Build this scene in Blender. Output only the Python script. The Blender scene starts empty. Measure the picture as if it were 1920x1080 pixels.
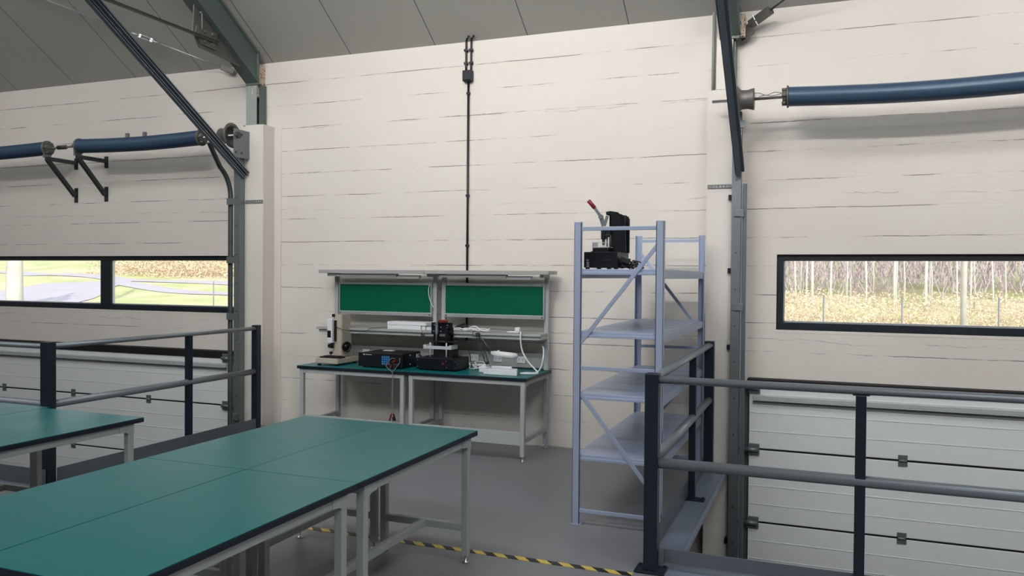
import bpy, bmesh, math, random
from mathutils import Vector, Matrix
C = bpy.context.scene.collection
S = bpy.context.scene
V = Vector
# ------------------------------------------------------------------ camera
cd = bpy.data.cameras.new('camera'); cam = bpy.data.objects.new('camera', cd); C.objects.link(cam)
Rm = Matrix(((0.9318248630058709, -0.01279448646096144, 0.3626826792118563),
             (0.3628228802549759, 0.011163780930922336, -0.9317912467708686),
             (0.007872880513091114, 0.9998558251625714, 0.015044821065733582)))
cam.matrix_world = Matrix.Translation((0, 0, 1.65)) @ Rm.to_4x4()
cd.sensor_width = 36; cd.lens = 28.17; cd.clip_end = 400; cd.clip_start = 0.05
S.camera = cam
# ------------------------------------------------------------------ world, lights, exposure
S.view_settings.view_transform = 'Standard'; S.view_settings.look = 'None'
S.view_settings.gamma = 1; S.view_settings.use_curve_mapping = False
S.view_settings.exposure = 0.0
w = bpy.data.worlds.new('sky'); S.world = w; w.use_nodes = True
bg = w.node_tree.nodes['Background']; bg.inputs[0].default_value = (0.80, 0.86, 1.0, 1); bg.inputs[1].default_value = 1.9
sd = bpy.data.lights.new('sun', 'SUN'); sd.energy = 4.6; sd.angle = 0.01; sd.color = (1, .95, .86)
so = bpy.data.objects.new('sun', sd); C.objects.link(so)
so.rotation_euler = V((-0.65, 1.0, -0.62)).to_track_quat('-Z', 'Y').to_euler()
def area(name, loc, target, sx, sy, e, col):
    d = bpy.data.lights.new(name, 'AREA'); d.shape = 'RECTANGLE'; d.size = sx; d.size_y = sy; d.energy = e; d.color = col
    o = bpy.data.objects.new(name, d); C.objects.link(o); o.location = loc
    o.rotation_euler = (V(target) - V(loc)).to_track_quat('-Z', 'Y').to_euler(); return o
# suspended linear lamps under the ridge, rows parallel to the wall, beams aimed at the upper wall
for x, e in ((-9.6, 20), (-3.0, 64), (3.2, 48)):
    l_ = area('ridge_lamp', (x, 0.6, 6.25), (x, 7.34, 4.1), 4.6, .30, e, (1, .972, .935)); l_.data.spread = math.radians(75)
# added fill lights for floor, tables and lower wall, under rear and front slope
for x, e in ((-8.5, 85), (-3.0, 110), (2.5, 185)):
    area('roof_fill', (x, -3.2, 6.55), (x, 3.6, 0), 3.6, 1.2, e, (.93, .96, 1))
for x, e in ((-8.5, 60), (-3.0, 105), (2.5, 110)):  # overhead share of the added fill, steep enough to shade under the benches
    area('roof_fill', (x, 2.2, 7.1), (x, 4.2, 0), 3.6, .9, e, (.93, .96, 1))

# ------------------------------------------------------------------ materials
def nt(name):
    m = bpy.data.materials.new(name); m.use_nodes = True
    t = m.node_tree; b = t.nodes['Principled BSDF']; return m, t, b
def lin(c):
    return tuple(((v / 255) / 12.92 if v / 255 <= .04045 else (((v / 255) + .055) / 1.055) ** 2.4) for v in c) + (1,)
def N(t, k, **kw):
    n = t.nodes.new(k)
    for a, v in kw.items(): setattr(n, a, v)
    return n
def mat(name, rgb, rough=.5, metal=0, var=.08, scale=6, bump=0.0, bscale=60, spec=.5, coat=0):
    m, t, b = nt(name); L = t.links
    tc = N(t, 'ShaderNodeTexCoord'); no = N(t, 'ShaderNodeTexNoise'); no.inputs['Scale'].default_value = scale; no.inputs['Detail'].default_value = 5
    L.new(tc.outputs['Object'], no.inputs['Vector'])
    mx = N(t, 'ShaderNodeMix', data_type='RGBA'); c = lin(rgb)
    mx.inputs[6].default_value = tuple(max(0, v * (1 - var)) for v in c[:3]) + (1,)
    mx.inputs[7].default_value = tuple(min(1, v * (1 + var)) for v in c[:3]) + (1,)
    L.new(no.outputs['Fac'], mx.inputs[0]); L.new(mx.outputs[2], b.inputs['Base Color'])
    mr = N(t, 'ShaderNodeMapRange'); mr.inputs[3].default_value = max(.02, rough - .07); mr.inputs[4].default_value = min(1, rough + .07)
    L.new(no.outputs['Fac'], mr.inputs[0]); L.new(mr.outputs[0], b.inputs['Roughness'])
    b.inputs['Metallic'].default_value = metal; b.inputs['Specular IOR Level'].default_value = spec
    if coat: b.inputs['Coat Weight'].default_value = coat
    if bump:
        n2 = N(t, 'ShaderNodeTexNoise'); n2.inputs['Scale'].default_value = bscale; n2.inputs['Detail'].default_value = 4
        bp = N(t, 'ShaderNodeBump'); bp.inputs['Strength'].default_value = bump; bp.inputs['Distance'].default_value = .01
        L.new(tc.outputs['Object'], n2.inputs['Vector']); L.new(n2.outputs['Fac'], bp.inputs['Height']); L.new(bp.outputs[0], b.inputs['Normal'])
    return m
M = {}
M['plastic_white'] = mat('white_plastic', (226, 228, 230), .35)
M['paint_grey'] = mat('light_grey_powder_coat', (172, 177, 176), .42, var=.04)
M['board_grey'] = mat('grey_laminate', (166, 167, 165), .5, var=.05)
M['alu'] = mat('aluminium', (190, 194, 196), .38, .6, var=.05)
M['galv'] = mat('galvanised_steel', (124, 130, 132), .42, .55, var=.14, scale=25)
M['rail'] = mat('grey_handrail', (128, 136, 140), .36, .35, var=.06)
M['toe'] = mat('grey_toe_board', (104, 111, 117), .45, .3, var=.08)
M['anthracite'] = mat('anthracite_paint', (16, 31, 43), .42, 0, var=.1)
M['black'] = mat('black_plastic', (14, 15, 18), .4)
M['black_metal'] = mat('black_anodised', (13, 17, 26), .38, .2)
M['rubber'] = mat('black_rubber', (10, 11, 12), .7)
M['mat_green'] = mat('green_antistatic_mat', (2, 106, 107), .31, var=.05, scale=3, bump=.03, bscale=200, spec=.27)
M['mat_edge'] = mat('dark_tabletop_edge', (8, 20, 34), .45)
M['board_green'] = mat('green_enamel_board', (0, 92, 68), .22, var=.03)
M['rack'] = mat('pale_blue_grey_rack_paint', (166, 178, 202), .34, .1, var=.04)
M['steel_dark'] = mat('dark_steel', (70, 74, 76), .45, .6)
M['chrome'] = mat('bright_steel', (200, 200, 198), .22, .9)
M['beam'] = mat('grey_green_primer', (92, 104, 99), .5, .1, var=.14, scale=9, bump=.1)
M['beam_light'] = mat('pale_painted_steel', (150, 155, 150), .5, 0, var=.08)
M['rust'] = mat('crumbling_foam_and_rust', (186, 164, 138), .95, 0, var=.55, scale=30, bump=1, bscale=50)
M['track'] = mat('dark_track_steel', (104, 114, 122), .36, .3, var=.1)
M['spring'] = mat('blue_spring_lacquer', (62, 84, 108), .36, .1, var=.1)
M['cast'] = mat('cast_grey', (112, 110, 106), .5, .5, var=.12, scale=20)
M['frame'] = mat('anthracite_window_frame', (26, 34, 42), .4)
M['door'] = mat('off_white_door_panel', (226, 230, 227), .5, var=.04)
M['seal'] = mat('grey_seal_profile', (168, 172, 172), .5)
M['beige'] = mat('beige_instrument_paint', (188, 178, 164), .45, var=.04)
M['red'] = mat('red_grip', (134, 30, 36), .4)
M['yellow_led'] = mat('blue_keys', (50, 120, 180), .35)
M['screen'] = mat('dark_display', (22, 26, 30), .15)
M['sill'] = mat('mortar', (190, 186, 180), .9, bump=.6, bscale=30)
M['cable_grey'] = mat('grey_cable', (120, 124, 126), .5)
M['ledge'] = mat('grey_ledge_coating', (118, 128, 144), .42, .1)
M['rod'] = mat('tie_rod_steel', (96, 98, 96), .45, .5)
M['orange'] = mat('orange_paint', (190, 90, 50), .6)
M['trunk'] = mat('pale_bark', (206, 200, 190), .9, var=.3, scale=3)
M['trunk_dark'] = mat('brown_bark', (120, 104, 96), .9, var=.3, scale=3)
M['brush'] = mat('dry_leaves', (214, 186, 160), .9, var=.35, scale=.6)
M['twig'] = mat('mauve_twigs', (196, 178, 184), .9, var=.4, scale=.25)
M['dirt'] = mat('pale_gravel', (176, 168, 172), .95, var=.15, scale=1)
M['bluepost'] = mat('blue_paint', (60, 100, 180), .5)
M['acrylic'] = mat('clear_acrylic', (190, 195, 198), .15)

def wall_mat(name, bricks=True):
    m, t, b = nt(name); L = t.links
    tc = N(t, 'ShaderNodeTexCoord'); sx = N(t, 'ShaderNodeSeparateXYZ'); L.new(tc.outputs['Object'], sx.inputs[0])
    big = N(t, 'ShaderNodeTexNoise'); big.inputs['Scale'].default_value = .9; big.inputs['Detail'].default_value = 6; L.new(tc.outputs['Object'], big.inputs['Vector'])
    base = N(t, 'ShaderNodeMix', data_type='RGBA'); base.inputs[6].default_value = lin((214, 207, 198)); base.inputs[7].default_value = lin((230, 224, 215))
    L.new(big.outputs['Fac'], base.inputs[0])
    fine = N(t, 'ShaderNodeTexNoise'); fine.inputs['Scale'].default_value = 26; fine.inputs['Detail'].default_value = 5
    mp = N(t, 'ShaderNodeMapping'); mp.inputs['Scale'].default_value = (.5, 1, 1.6); L.new(tc.outputs['Object'], mp.inputs[0]); L.new(mp.outputs[0], fine.inputs['Vector'])
    # specks and scuffs
    sp = N(t, 'ShaderNodeTexNoise'); sp.inputs['Scale'].default_value = 9 if bricks else 14; sp.inputs['Detail'].default_value = 8; sp.inputs['Roughness'].default_value = .75; L.new(tc.outputs['Object'], sp.inputs['Vector'])
    spr = N(t, 'ShaderNodeValToRGB'); spr.color_ramp.elements[0].position = .70 if bricks else .68; spr.color_ramp.elements[1].position = .76; L.new(sp.outputs['Fac'], spr.inputs[0])
    mask = spr.outputs[0]
    hgt = fine.outputs['Fac']
    if bricks:
        wob = N(t, 'ShaderNodeTexNoise'); wob.inputs['Scale'].default_value = 2.5; wob.inputs['Detail'].default_value = 8; wob.inputs['Roughness'].default_value = .7; L.new(tc.outputs['Object'], wob.inputs['Vector'])
        wm = N(t, 'ShaderNodeMath', operation='MULTIPLY_ADD'); wm.inputs[1].default_value = .024; L.new(wob.outputs['Fac'], wm.inputs[0]); L.new(sx.outputs['Z'], wm.inputs[2])
        cv = N(t, 'ShaderNodeCombineXYZ'); L.new(sx.outputs['X'], cv.inputs[0]); L.new(wm.outputs[0], cv.inputs[1])
        off = N(t, 'ShaderNodeVectorMath', operation='ADD'); off.inputs[1].default_value = (150.3, 20.0 - .017, 0); L.new(cv.outputs[0], off.inputs[0])
        br = N(t, 'ShaderNodeTexBrick'); L.new(off.outputs[0], br.inputs['Vector'])
        br.inputs['Scale'].default_value = 1; br.inputs['Brick Width'].default_value = 300; br.inputs['Row Height'].default_value = .25
        br.inputs['Mortar Size'].default_value = .0042; br.inputs['Mortar Smooth'].default_value = .25
        br.offset = .37; br.offset_frequency = 2; br.squash = .7; br.squash_frequency = 3
        # broken visibility of the joints along the wall
        mm = N(t, 'ShaderNodeMapping'); mm.inputs['Scale'].default_value = (1.5, 1, 7.3); mm.inputs['Location'].default_value = (3, 0, 1.7); L.new(tc.outputs['Object'], mm.inputs[0])
        br2 = N(t, 'ShaderNodeTexNoise'); br2.inputs['Scale'].default_value = 1.0; br2.inputs['Detail'].default_value = 6; br2.inputs['Roughness'].default_value = .72; L.new(mm.outputs[0], br2.inputs['Vector'])
        r2 = N(t, 'ShaderNodeValToRGB'); r2.color_ramp.elements[0].position = .46; r2.color_ramp.elements[1].position = .58; L.new(br2.outputs['Fac'], r2.inputs[0])
        mu = N(t, 'ShaderNodeMath', operation='MULTIPLY'); L.new(br.outputs['Fac'], mu.inputs[0]); L.new(r2.outputs[0], mu.inputs[1])
        mk = N(t, 'ShaderNodeMath', operation='MAXIMUM'); L.new(mu.outputs[0], mk.inputs[0])
        s2 = N(t, 'ShaderNodeMath', operation='MULTIPLY'); s2.inputs[1].default_value = .25; L.new(spr.outputs[0], s2.inputs[0]); L.new(s2.outputs[0], mk.inputs[1])
        cw = N(t, 'ShaderNodeTexNoise'); cw.inputs['Scale'].default_value = 1.7; cw.inputs['Detail'].default_value = 10; cw.inputs['Roughness'].default_value = .68; L.new(tc.outputs['Object'], cw.inputs['Vector'])
        last = mk.outputs[0]
        for lv in (3.245, 2.36, 1.11):
            ca = N(t, 'ShaderNodeMath', operation='MULTIPLY_ADD'); ca.inputs[1].default_value = .16; L.new(cw.outputs['Fac'], ca.inputs[0]); L.new(sx.outputs['Z'], ca.inputs[2])
            cb = N(t, 'ShaderNodeMath', operation='SUBTRACT'); cb.inputs[1].default_value = lv + .08; L.new(ca.outputs[0], cb.inputs[0])
            cc = N(t, 'ShaderNodeMath', operation='ABSOLUTE'); L.new(cb.outputs[0], cc.inputs[0])
            cm = N(t, 'ShaderNodeMapRange'); cm.inputs[1].default_value = .0015; cm.inputs[2].default_value = .006; cm.inputs[3].default_value = .5; cm.inputs[4].default_value = 0; L.new(cc.outputs[0], cm.inputs[0])
            cd_ = N(t, 'ShaderNodeMath', operation='MULTIPLY'); L.new(cm.outputs[0], cd_.inputs[0]); L.new(r2.outputs[0], cd_.inputs[1])
            ce = N(t, 'ShaderNodeMath', operation='MAXIMUM'); L.new(cd_.outputs[0], ce.inputs[0]); L.new(last, ce.inputs[1]); last = ce.outputs[0]
        mask = last
        h1 = N(t, 'ShaderNodeMath', operation='MULTIPLY_ADD'); h1.inputs[1].default_value = -3.0; L.new(br.outputs['Fac'], h1.inputs[0]); L.new(fine.outputs['Fac'], h1.inputs[2]); hgt = h1.outputs[0]
    dk = N(t, 'ShaderNodeMix', data_type='RGBA'); dk.inputs[7].default_value = lin((92, 84, 80)); L.new(base.outputs[2], dk.inputs[6])
    mm2 = N(t, 'ShaderNodeMath', operation='MULTIPLY'); mm2.inputs[1].default_value = .78; L.new(mask, mm2.inputs[0]); L.new(mm2.outputs[0], dk.inputs[0])
    L.new(dk.outputs[2], b.inputs['Base Color']); b.inputs['Roughness'].default_value = .62
    bp = N(t, 'ShaderNodeBump'); bp.inputs['Strength'].default_value = .35; bp.inputs['Distance'].default_value = .004; L.new(hgt, bp.inputs['Height']); L.new(bp.outputs[0], b.inputs['Normal'])
    return m
M['wall'] = wall_mat('painted_block_wall'); M['pil'] = wall_mat('painted_concrete', False)

def ceil_mat():
    m, t, b = nt('ceiling_panels'); L = t.links
    tc = N(t, 'ShaderNodeTexCoord'); sx = N(t, 'ShaderNodeSeparateXYZ'); L.new(tc.outputs['Object'], sx.inputs[0])
    a = N(t, 'ShaderNodeMath', operation='ADD'); a.inputs[1].default_value = 100.72; L.new(sx.outputs['X'], a.inputs[0])
    f = N(t, 'ShaderNodeMath', operation='FRACT'); L.new(a.outputs[0], f.inputs[0])
    c = N(t, 'ShaderNodeMath', operation='LESS_THAN'); c.inputs[1].default_value = .008; L.new(f.outputs[0], c.inputs[0])
    no = N(t, 'ShaderNodeTexNoise'); no.inputs['Scale'].default_value = .6; L.new(tc.outputs['Object'], no.inputs['Vector'])
    mx = N(t, 'ShaderNodeMix', data_type='RGBA'); mx.inputs[6].default_value = lin((176, 175, 167)); mx.inputs[7].default_value = lin((188, 187, 179)); L.new(no.outputs['Fac'], mx.inputs[0])
    m2 = N(t, 'ShaderNodeMix', data_type='RGBA'); m2.inputs[7].default_value = lin((70, 70, 68)); L.new(mx.outputs[2], m2.inputs[6]); L.new(c.outputs[0], m2.inputs[0])
    L.new(m2.outputs[2], b.inputs['Base Color']); b.inputs['Roughness'].default_value = .5
    bp = N(t, 'ShaderNodeBump'); bp.inputs['Strength'].default_value = .6; bp.inputs['Distance'].default_value = .01; bp.invert = True; L.new(c.outputs[0], bp.inputs['Height']); L.new(bp.outputs[0], b.inputs['Normal'])
    return m
M['ceil'] = ceil_mat()

def floor_mat():
    m, t, b = nt('grey_epoxy_floor'); L = t.links
    tc = N(t, 'ShaderNodeTexCoord'); no = N(t, 'ShaderNodeTexNoise'); no.inputs['Scale'].default_value = 1.3; no.inputs['Detail'].default_value = 8; L.new(tc.outputs['Object'], no.inputs['Vector'])
    mx = N(t, 'ShaderNodeMix', data_type='RGBA'); mx.inputs[6].default_value = lin((122, 123, 127)); mx.inputs[7].default_value = lin((134, 135, 138)); L.new(no.outputs['Fac'], mx.inputs[0])
    L.new(mx.outputs[2], b.inputs['Base Color'])
    mr = N(t, 'ShaderNodeMapRange'); mr.inputs[3].default_value = .38; mr.inputs[4].default_value = .52; L.new(no.outputs['Fac'], mr.inputs[0]); L.new(mr.outputs[0], b.inputs['Roughness'])
    return m
M['floor'] = floor_mat()

def filler_mat():
    m, t, b = nt('crumbling_filler'); L = t.links
    tc = N(t, 'ShaderNodeTexCoord'); no = N(t, 'ShaderNodeTexNoise'); no.inputs['Scale'].default_value = 45; no.inputs['Detail'].default_value = 6; L.new(tc.outputs['Object'], no.inputs['Vector'])
    r = N(t, 'ShaderNodeValToRGB'); e = r.color_ramp.elements; e[0].position = .5; e[0].color = lin((214, 200, 182)); e[1].position = .66; e[1].color = lin((120, 74, 52)); x = e.new(.57); x.color = lin((196, 168, 138))
    L.new(no.outputs['Fac'], r.inputs[0]); L.new(r.outputs[0], b.inputs['Base Color']); b.inputs['Roughness'].default_value = .95; return m
M['filler'] = filler_mat()

def tape_mat():
    m, t, b = nt('hazard_tape'); L = t.links
    tc = N(t, 'ShaderNodeTexCoord'); sx = N(t, 'ShaderNodeSeparateXYZ'); L.new(tc.outputs['Object'], sx.inputs[0])
    a = N(t, 'ShaderNodeMath', operation='MULTIPLY_ADD'); a.inputs[1].default_value = 1.0; L.new(sx.outputs['Y'], a.inputs[0]); L.new(sx.outputs['X'], a.inputs[2])
    d = N(t, 'ShaderNodeMath', operation='MULTIPLY_ADD'); d.inputs[1].default_value = 1 / .135; d.inputs[2].default_value = 100; L.new(a.outputs[0], d.inputs[0])
    f = N(t, 'ShaderNodeMath', operation='FRACT'); L.new(d.outputs[0], f.inputs[0])
    c = N(t, 'ShaderNodeMath', operation='LESS_THAN'); c.inputs[1].default_value = .5; L.new(f.outputs[0], c.inputs[0])
    mx = N(t, 'ShaderNodeMix', data_type='RGBA'); mx.inputs[6].default_value = lin((222, 196, 84)); mx.inputs[7].default_value = lin((26, 24, 26)); L.new(c.outputs[0], mx.inputs[0])
    L.new(mx.outputs[2], b.inputs['Base Color']); b.inputs['Roughness'].default_value = .4
    return m
M['tape'] = tape_mat()

def glass_mat():
    m, t, b = nt('window_glass'); L = t.links; o = t.nodes['Material Output']
    tr = N(t, 'ShaderNodeBsdfTransparent'); tr.inputs[0].default_value = (.95, .97, .97, 1)
    gl = N(t, 'ShaderNodeBsdfGlossy'); gl.inputs['Roughness'].default_value = .02
    lw = N(t, 'ShaderNodeLayerWeight'); pw = N(t, 'ShaderNodeMath', operation='POWER'); pw.inputs[1].default_value = 5; L.new(lw.outputs['Facing'], pw.inputs[0]); fr = N(t, 'ShaderNodeMath', operation='MULTIPLY_ADD'); fr.inputs[1].default_value = .9; fr.inputs[2].default_value = .04; L.new(pw.outputs[0], fr.inputs[0])
    ms = N(t, 'ShaderNodeMixShader'); L.new(fr.outputs[0], ms.inputs[0]); L.new(tr.outputs[0], ms.inputs[1]); L.new(gl.outputs[0], ms.inputs[2]); L.new(ms.outputs[0], o.inputs[0])
    return m
M['glass'] = glass_mat()

def ground_mat():
    m, t, b = nt('meadow_and_track'); L = t.links
    tc = N(t, 'ShaderNodeTexCoord'); no = N(t, 'ShaderNodeTexNoise'); no.inputs['Scale'].default_value = .35; no.inputs['Detail'].default_value = 8; L.new(tc.outputs['Object'], no.inputs['Vector'])
    n2 = N(t, 'ShaderNodeTexNoise'); n2.inputs['Scale'].default_value = 5; n2.inputs['Detail'].default_value = 5; L.new(tc.outputs['Object'], n2.inputs['Vector'])
    r = N(t, 'ShaderNodeValToRGB'); e = r.color_ramp.elements
    e[0].position = .35; e[0].color = lin((172, 178, 116)); e[1].position = .62; e[1].color = lin((202, 186, 150))
    x = e.new(.5); x.color = lin((188, 186, 132)); L.new(no.outputs['Fac'], r.inputs[0])
    mx = N(t, 'ShaderNodeMix', data_type='RGBA', blend_type='MULTIPLY'); mx.inputs[0].default_value = .6; L.new(r.outputs[0], mx.inputs[6]); L.new(n2.outputs['Color'], mx.inputs[7])
    n2r = N(t, 'ShaderNodeMapRange'); n2r.inputs[3].default_value = .6; n2r.inputs[4].default_value = 1.3; L.new(n2.outputs['Fac'], n2r.inputs[0]); L.new(n2r.outputs[0], mx.inputs[7])
    L.new(mx.outputs[2], b.inputs['Base Color']); b.inputs['Roughness'].default_value = .95
    return m
M['ground'] = ground_mat()

# ------------------------------------------------------------------ mesh helpers
class MB:
    def sx(s, c0, k, c1):
        for v in s.bm.verts: v.co.x = (v.co.x - c0) * k + c1
        return s
    def __init__(s): s.bm = bmesh.new()
    def box(s, a, b, bev=0.0, mi=0, xf=None):
        lo = V(map(min, a, b)); hi = V(map(max, a, b)); t = bmesh.new(); bmesh.ops.create_cube(t, size=1)
        for v in t.verts: v.co = V(((lo[i] + hi[i]) / 2 + v.co[i] * (hi[i] - lo[i])) for i in range(3))
        if bev > 0:
            bmesh.ops.bevel(t, geom=list(t.edges), offset=min(bev, min(hi - lo) * .45), segments=2, profile=.5, affect='EDGES')
        return s._add(t, mi, xf)
    def _add(s, t, mi=0, xf=None):
        if xf is not None: t.transform(xf)
        for f in t.faces: f.material_index = mi
        me = bpy.data.meshes.new('tmp'); t.to_mesh(me); t.free(); s.bm.from_mesh(me); bpy.data.meshes.remove(me); return s
    def bar(s, p, q, w_, h_, up=(0, 0, 1), bev=.002):
        """rectangular bar from p to q, w_ sideways, h_ along up"""
        p = V(p); q = V(q); d = (q - p); L_ = d.length; d.normalize(); u = V(up); u = (u - d * u.dot(d)).normalized(); r = d.cross(u)
        m = Matrix.Identity(4)
        for i in range(3): m[i][0] = d[i]; m[i][1] = r[i]; m[i][2] = u[i]; m[i][3] = ((p + q) / 2)[i]
        return s.box((-L_ / 2, -w_ / 2, -h_ / 2), (L_ / 2, w_ / 2, h_ / 2), bev, xf=m)
    def tube(s, pts, r, seg=12, cap=True, mi=0):
        pts = [V(p) for p in pts]; n = len(pts); rs = r if isinstance(r, (list, tuple)) else [r] * n
        bm = s.bm; rings = []; prev = None
        for i, p in enumerate(pts):
            d = (pts[min(i + 1, n - 1)] - pts[max(i - 1, 0)])
            if d.length < 1e-9: d = V((0, 0, 1))
            d.normalize()
            if prev is None: u = d.orthogonal().normalized()
            else:
                u = prev - d * prev.dot(d)
                u = u.normalized() if u.length > 1e-6 else d.orthogonal().normalized()
            prev = u; vv = d.cross(u)
            rings.append([bm.verts.new(p + (u * math.cos(2 * math.pi * k / seg) + vv * math.sin(2 * math.pi * k / seg)) * rs[i]) for k in range(seg)])
        for a, b in zip(rings, rings[1:]):
            for k in range(seg):
                f = bm.faces.new((a[k], a[(k + 1) % seg], b[(k + 1) % seg], b[k])); f.smooth = True; f.material_index = mi
        if cap:
            f = bm.faces.new(list(reversed(rings[0]))); f.material_index = mi
            f = bm.faces.new(rings[-1]); f.material_index = mi
        return s
    def lathe(s, base, axis, prof, seg=28):
        """prof = list of (distance along axis, radius)"""
        b = V(base); a = V(axis).normalized(); u = a.orthogonal().normalized(); vv = a.cross(u); bm = s.bm; rings = []
        for d, r in prof:
            rings.append([bm.verts.new(b + a * d + (u * math.cos(2 * math.pi * k / seg) + vv * math.sin(2 * math.pi * k / seg)) * max(r, .0004)) for k in range(seg)])
        for x, y in zip(rings, rings[1:]):
            for k in range(seg):
                f = bm.faces.new((x[k], x[(k + 1) % seg], y[(k + 1) % seg], y[k])); f.smooth = True
        bm.faces.new(list(reversed(rings[0]))); bm.faces.new(rings[-1]); return s
    def prism(s, poly, d, mi=0):
        """poly list of 3D points (planar), extruded by vector d"""
        bm = s.bm; d = V(d); a = [bm.verts.new(V(p)) for p in poly]; b = [bm.verts.new(V(p) + d) for p in poly]; n = len(poly)
        fs = [bm.faces.new(a), bm.faces.new(list(reversed(b)))]
        for k in range(n): fs.append(bm.faces.new((a[k], b[k], b[(k + 1) % n], a[(k + 1) % n])))
        for f in fs: f.material_index = mi
        return s
def wloc(o):
    l = V((0, 0, 0))
    while o is not None: l = l + o.location; o = o.parent
    return l
def obj(name, mb, m, parent=None, origin=None):
    """link the builder as one mesh; geometry is given in world coordinates"""
    bmesh.ops.recalc_face_normals(mb.bm, faces=mb.bm.faces[:])
    sh = wloc(parent) if parent else (V(origin) if origin else V((0, 0, 0)))
    for v in mb.bm.verts: v.co -= sh
    me = bpy.data.meshes.new(name); mb.bm.to_mesh(me); mb.bm.free()
    for x in (m if isinstance(m, (list, tuple)) else [m]): me.materials.append(x if not isinstance(x, str) else M[x])
    o = bpy.data.objects.new(name, me); C.objects.link(o)
    if parent: o.parent = parent
    elif origin: o.location = origin
    return o
def tag(o, label, cat, group=None, kind=None):
    if label: o['label'] = label
    if cat: o['category'] = cat
    if group: o['group'] = group
    if kind: o['kind'] = kind
    return o
def thing(name, label, cat, loc, group=None):
    o = bpy.data.objects.new(name, None); C.objects.link(o); o.location = loc; o.empty_display_size = .1
    return tag(o, label, cat, group)
def struct(name, mb, m, parent=None):
    o = obj(name, mb, m, parent)
    if not parent: o['kind'] = 'structure'
    return o
def copy_tree(o, parent=None, loc=None, label=None):
    c = o.copy(); C.objects.link(c); c.parent = parent
    if loc is not None: c.location = loc
    if label: c['label'] = label
    for ch in list(o.children): copy_tree(ch, c)
    return c
def curve_pts(ctrl, n=10):
    """Catmull-Rom through control points"""
    P = [V(p) for p in ctrl]; P = [P[0] * 2 - P[1]] + P + [P[-1] * 2 - P[-2]]; out = []
    for i in range(1, len(P) - 2):
        for k in range(n):
            t = k / n; a, b, c, d = P[i - 1], P[i], P[i + 1], P[i + 2]
            out.append(.5 * ((2 * b) + (c - a) * t + (2 * a - 5 * b + 4 * c - d) * t * t + (3 * b - a - 3 * c + d) * t ** 3))
    out.append(P[-2]); return out

# ------------------------------------------------------------------ the setting
W = 7.341; EZ = 3.99; SL = .672; RY = 0.0; RZ = EZ + (W - RY) * SL
XL, XR, YB = -16.0, 9.0, -W; GZ = -3.4
def roofz(y): return EZ + (W - abs(y)) * SL
# back wall: solid with two window holes and two door openings
WZ0, WZ1 = 1.20, 1.855; wl = (-10.6, -6.16); wr = (-.385, 4.1); DL = (-11.2, -6.27); DR = (-.55, 4.6); DT = .745
b = MB(); T = .26
xs = sorted([XL, DL[0], wl[0], wl[1], DL[1], DR[0], wr[0], wr[1], DR[1], XR])
def wallpiece(x0, x1, z0, z1): b.box((x0, W, z0), (x1, W + T, z1))
zb = [GZ, DT, WZ0, WZ1, EZ + .12]
for x0, x1 in zip(xs, xs[1:]):
    for z0, z1 in zip(zb, zb[1:]):
        xm = (x0 + x1) / 2; zm = (z0 + z1) / 2
        if zm < DT and (DL[0] < xm < DL[1] or DR[0] < xm < DR[1]): continue
        if WZ0 < zm < WZ1 and (wl[0] < xm < wl[1] or wr[0] < xm < wr[1]): continue
        wallpiece(x0, x1, z0, z1)
bmesh.ops.remove_doubles(b.bm, verts=b.bm.verts[:], dist=1e-5)
seen = {}
for f in b.bm.faces: seen.setdefault(tuple(round(c, 3) for c in f.calc_center_median()), []).append(f)
bmesh.ops.delete(b.bm, geom=[f for fs in seen.values() if len(fs) > 1 for f in fs], context='FACES')
struct('wall_back', b, 'wall')
struct('wall_left', MB().box((XL - .2, YB, GZ), (XL, W + T, RZ + .3)), 'wall')
struct('wall_right', MB().box((XR, YB, GZ), (XR + .2, W + T, RZ + .3)), 'wall')
struct('wall_front', MB().box((XL, YB - .2, GZ), (XR, YB, EZ + .12)), 'wall')
b = MB()
b.prism([(XL, W + T, EZ - T * SL), (XL, RY, RZ), (XL, YB - .2, EZ - .2 * SL), (XL, YB - .2, EZ - .2 * SL + .14), (XL, RY, RZ + .14), (XL, W + T, EZ - T * SL + .14)], (XR - XL, 0, 0))
struct('ceiling', b, 'ceil')
# mezzanine floor (T shape) and the ground floor below
fx0, fx1, fy = -5.50, -.93, 4.40
b = MB(); b.prism([(XL, YB, 0), (XR, YB, 0), (XR, fy, 0), (fx1, fy, 0), (fx1, W, 0), (fx0, W, 0), (fx0, fy, 0), (XL, fy, 0)], (0, 0, -.22))
struct('floor', b, 'floor')
struct('floor_2', MB().box((XL, YB, GZ - .1), (XR, W + T, GZ)), 'floor')
# grey coated ledges along the slab edges
b = MB(); b.box((fx1 + .004, fy + .004, -.034), (-.755, W - .21, 0.004), .003); b.box((-.765, 4.67, -.02), (-.745, W - .21, .022), .003)
b.box((-.755, fy + .004, -.034), (XR, 4.63, .004), .003); b.box((-.745, 4.62, -.02), (XR, 4.64, .022), .003)
struct('trim_1', b, 'ledge')
b = MB(); b.box((-5.70, fy + .004, -.3), (fx0 - .004, W - .21, 0.004), .003); b.box((XL, fy + .004, -.3), (-5.70, 4.63, .004), .003)
struct('trim_2', b, 'ledge')
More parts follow.
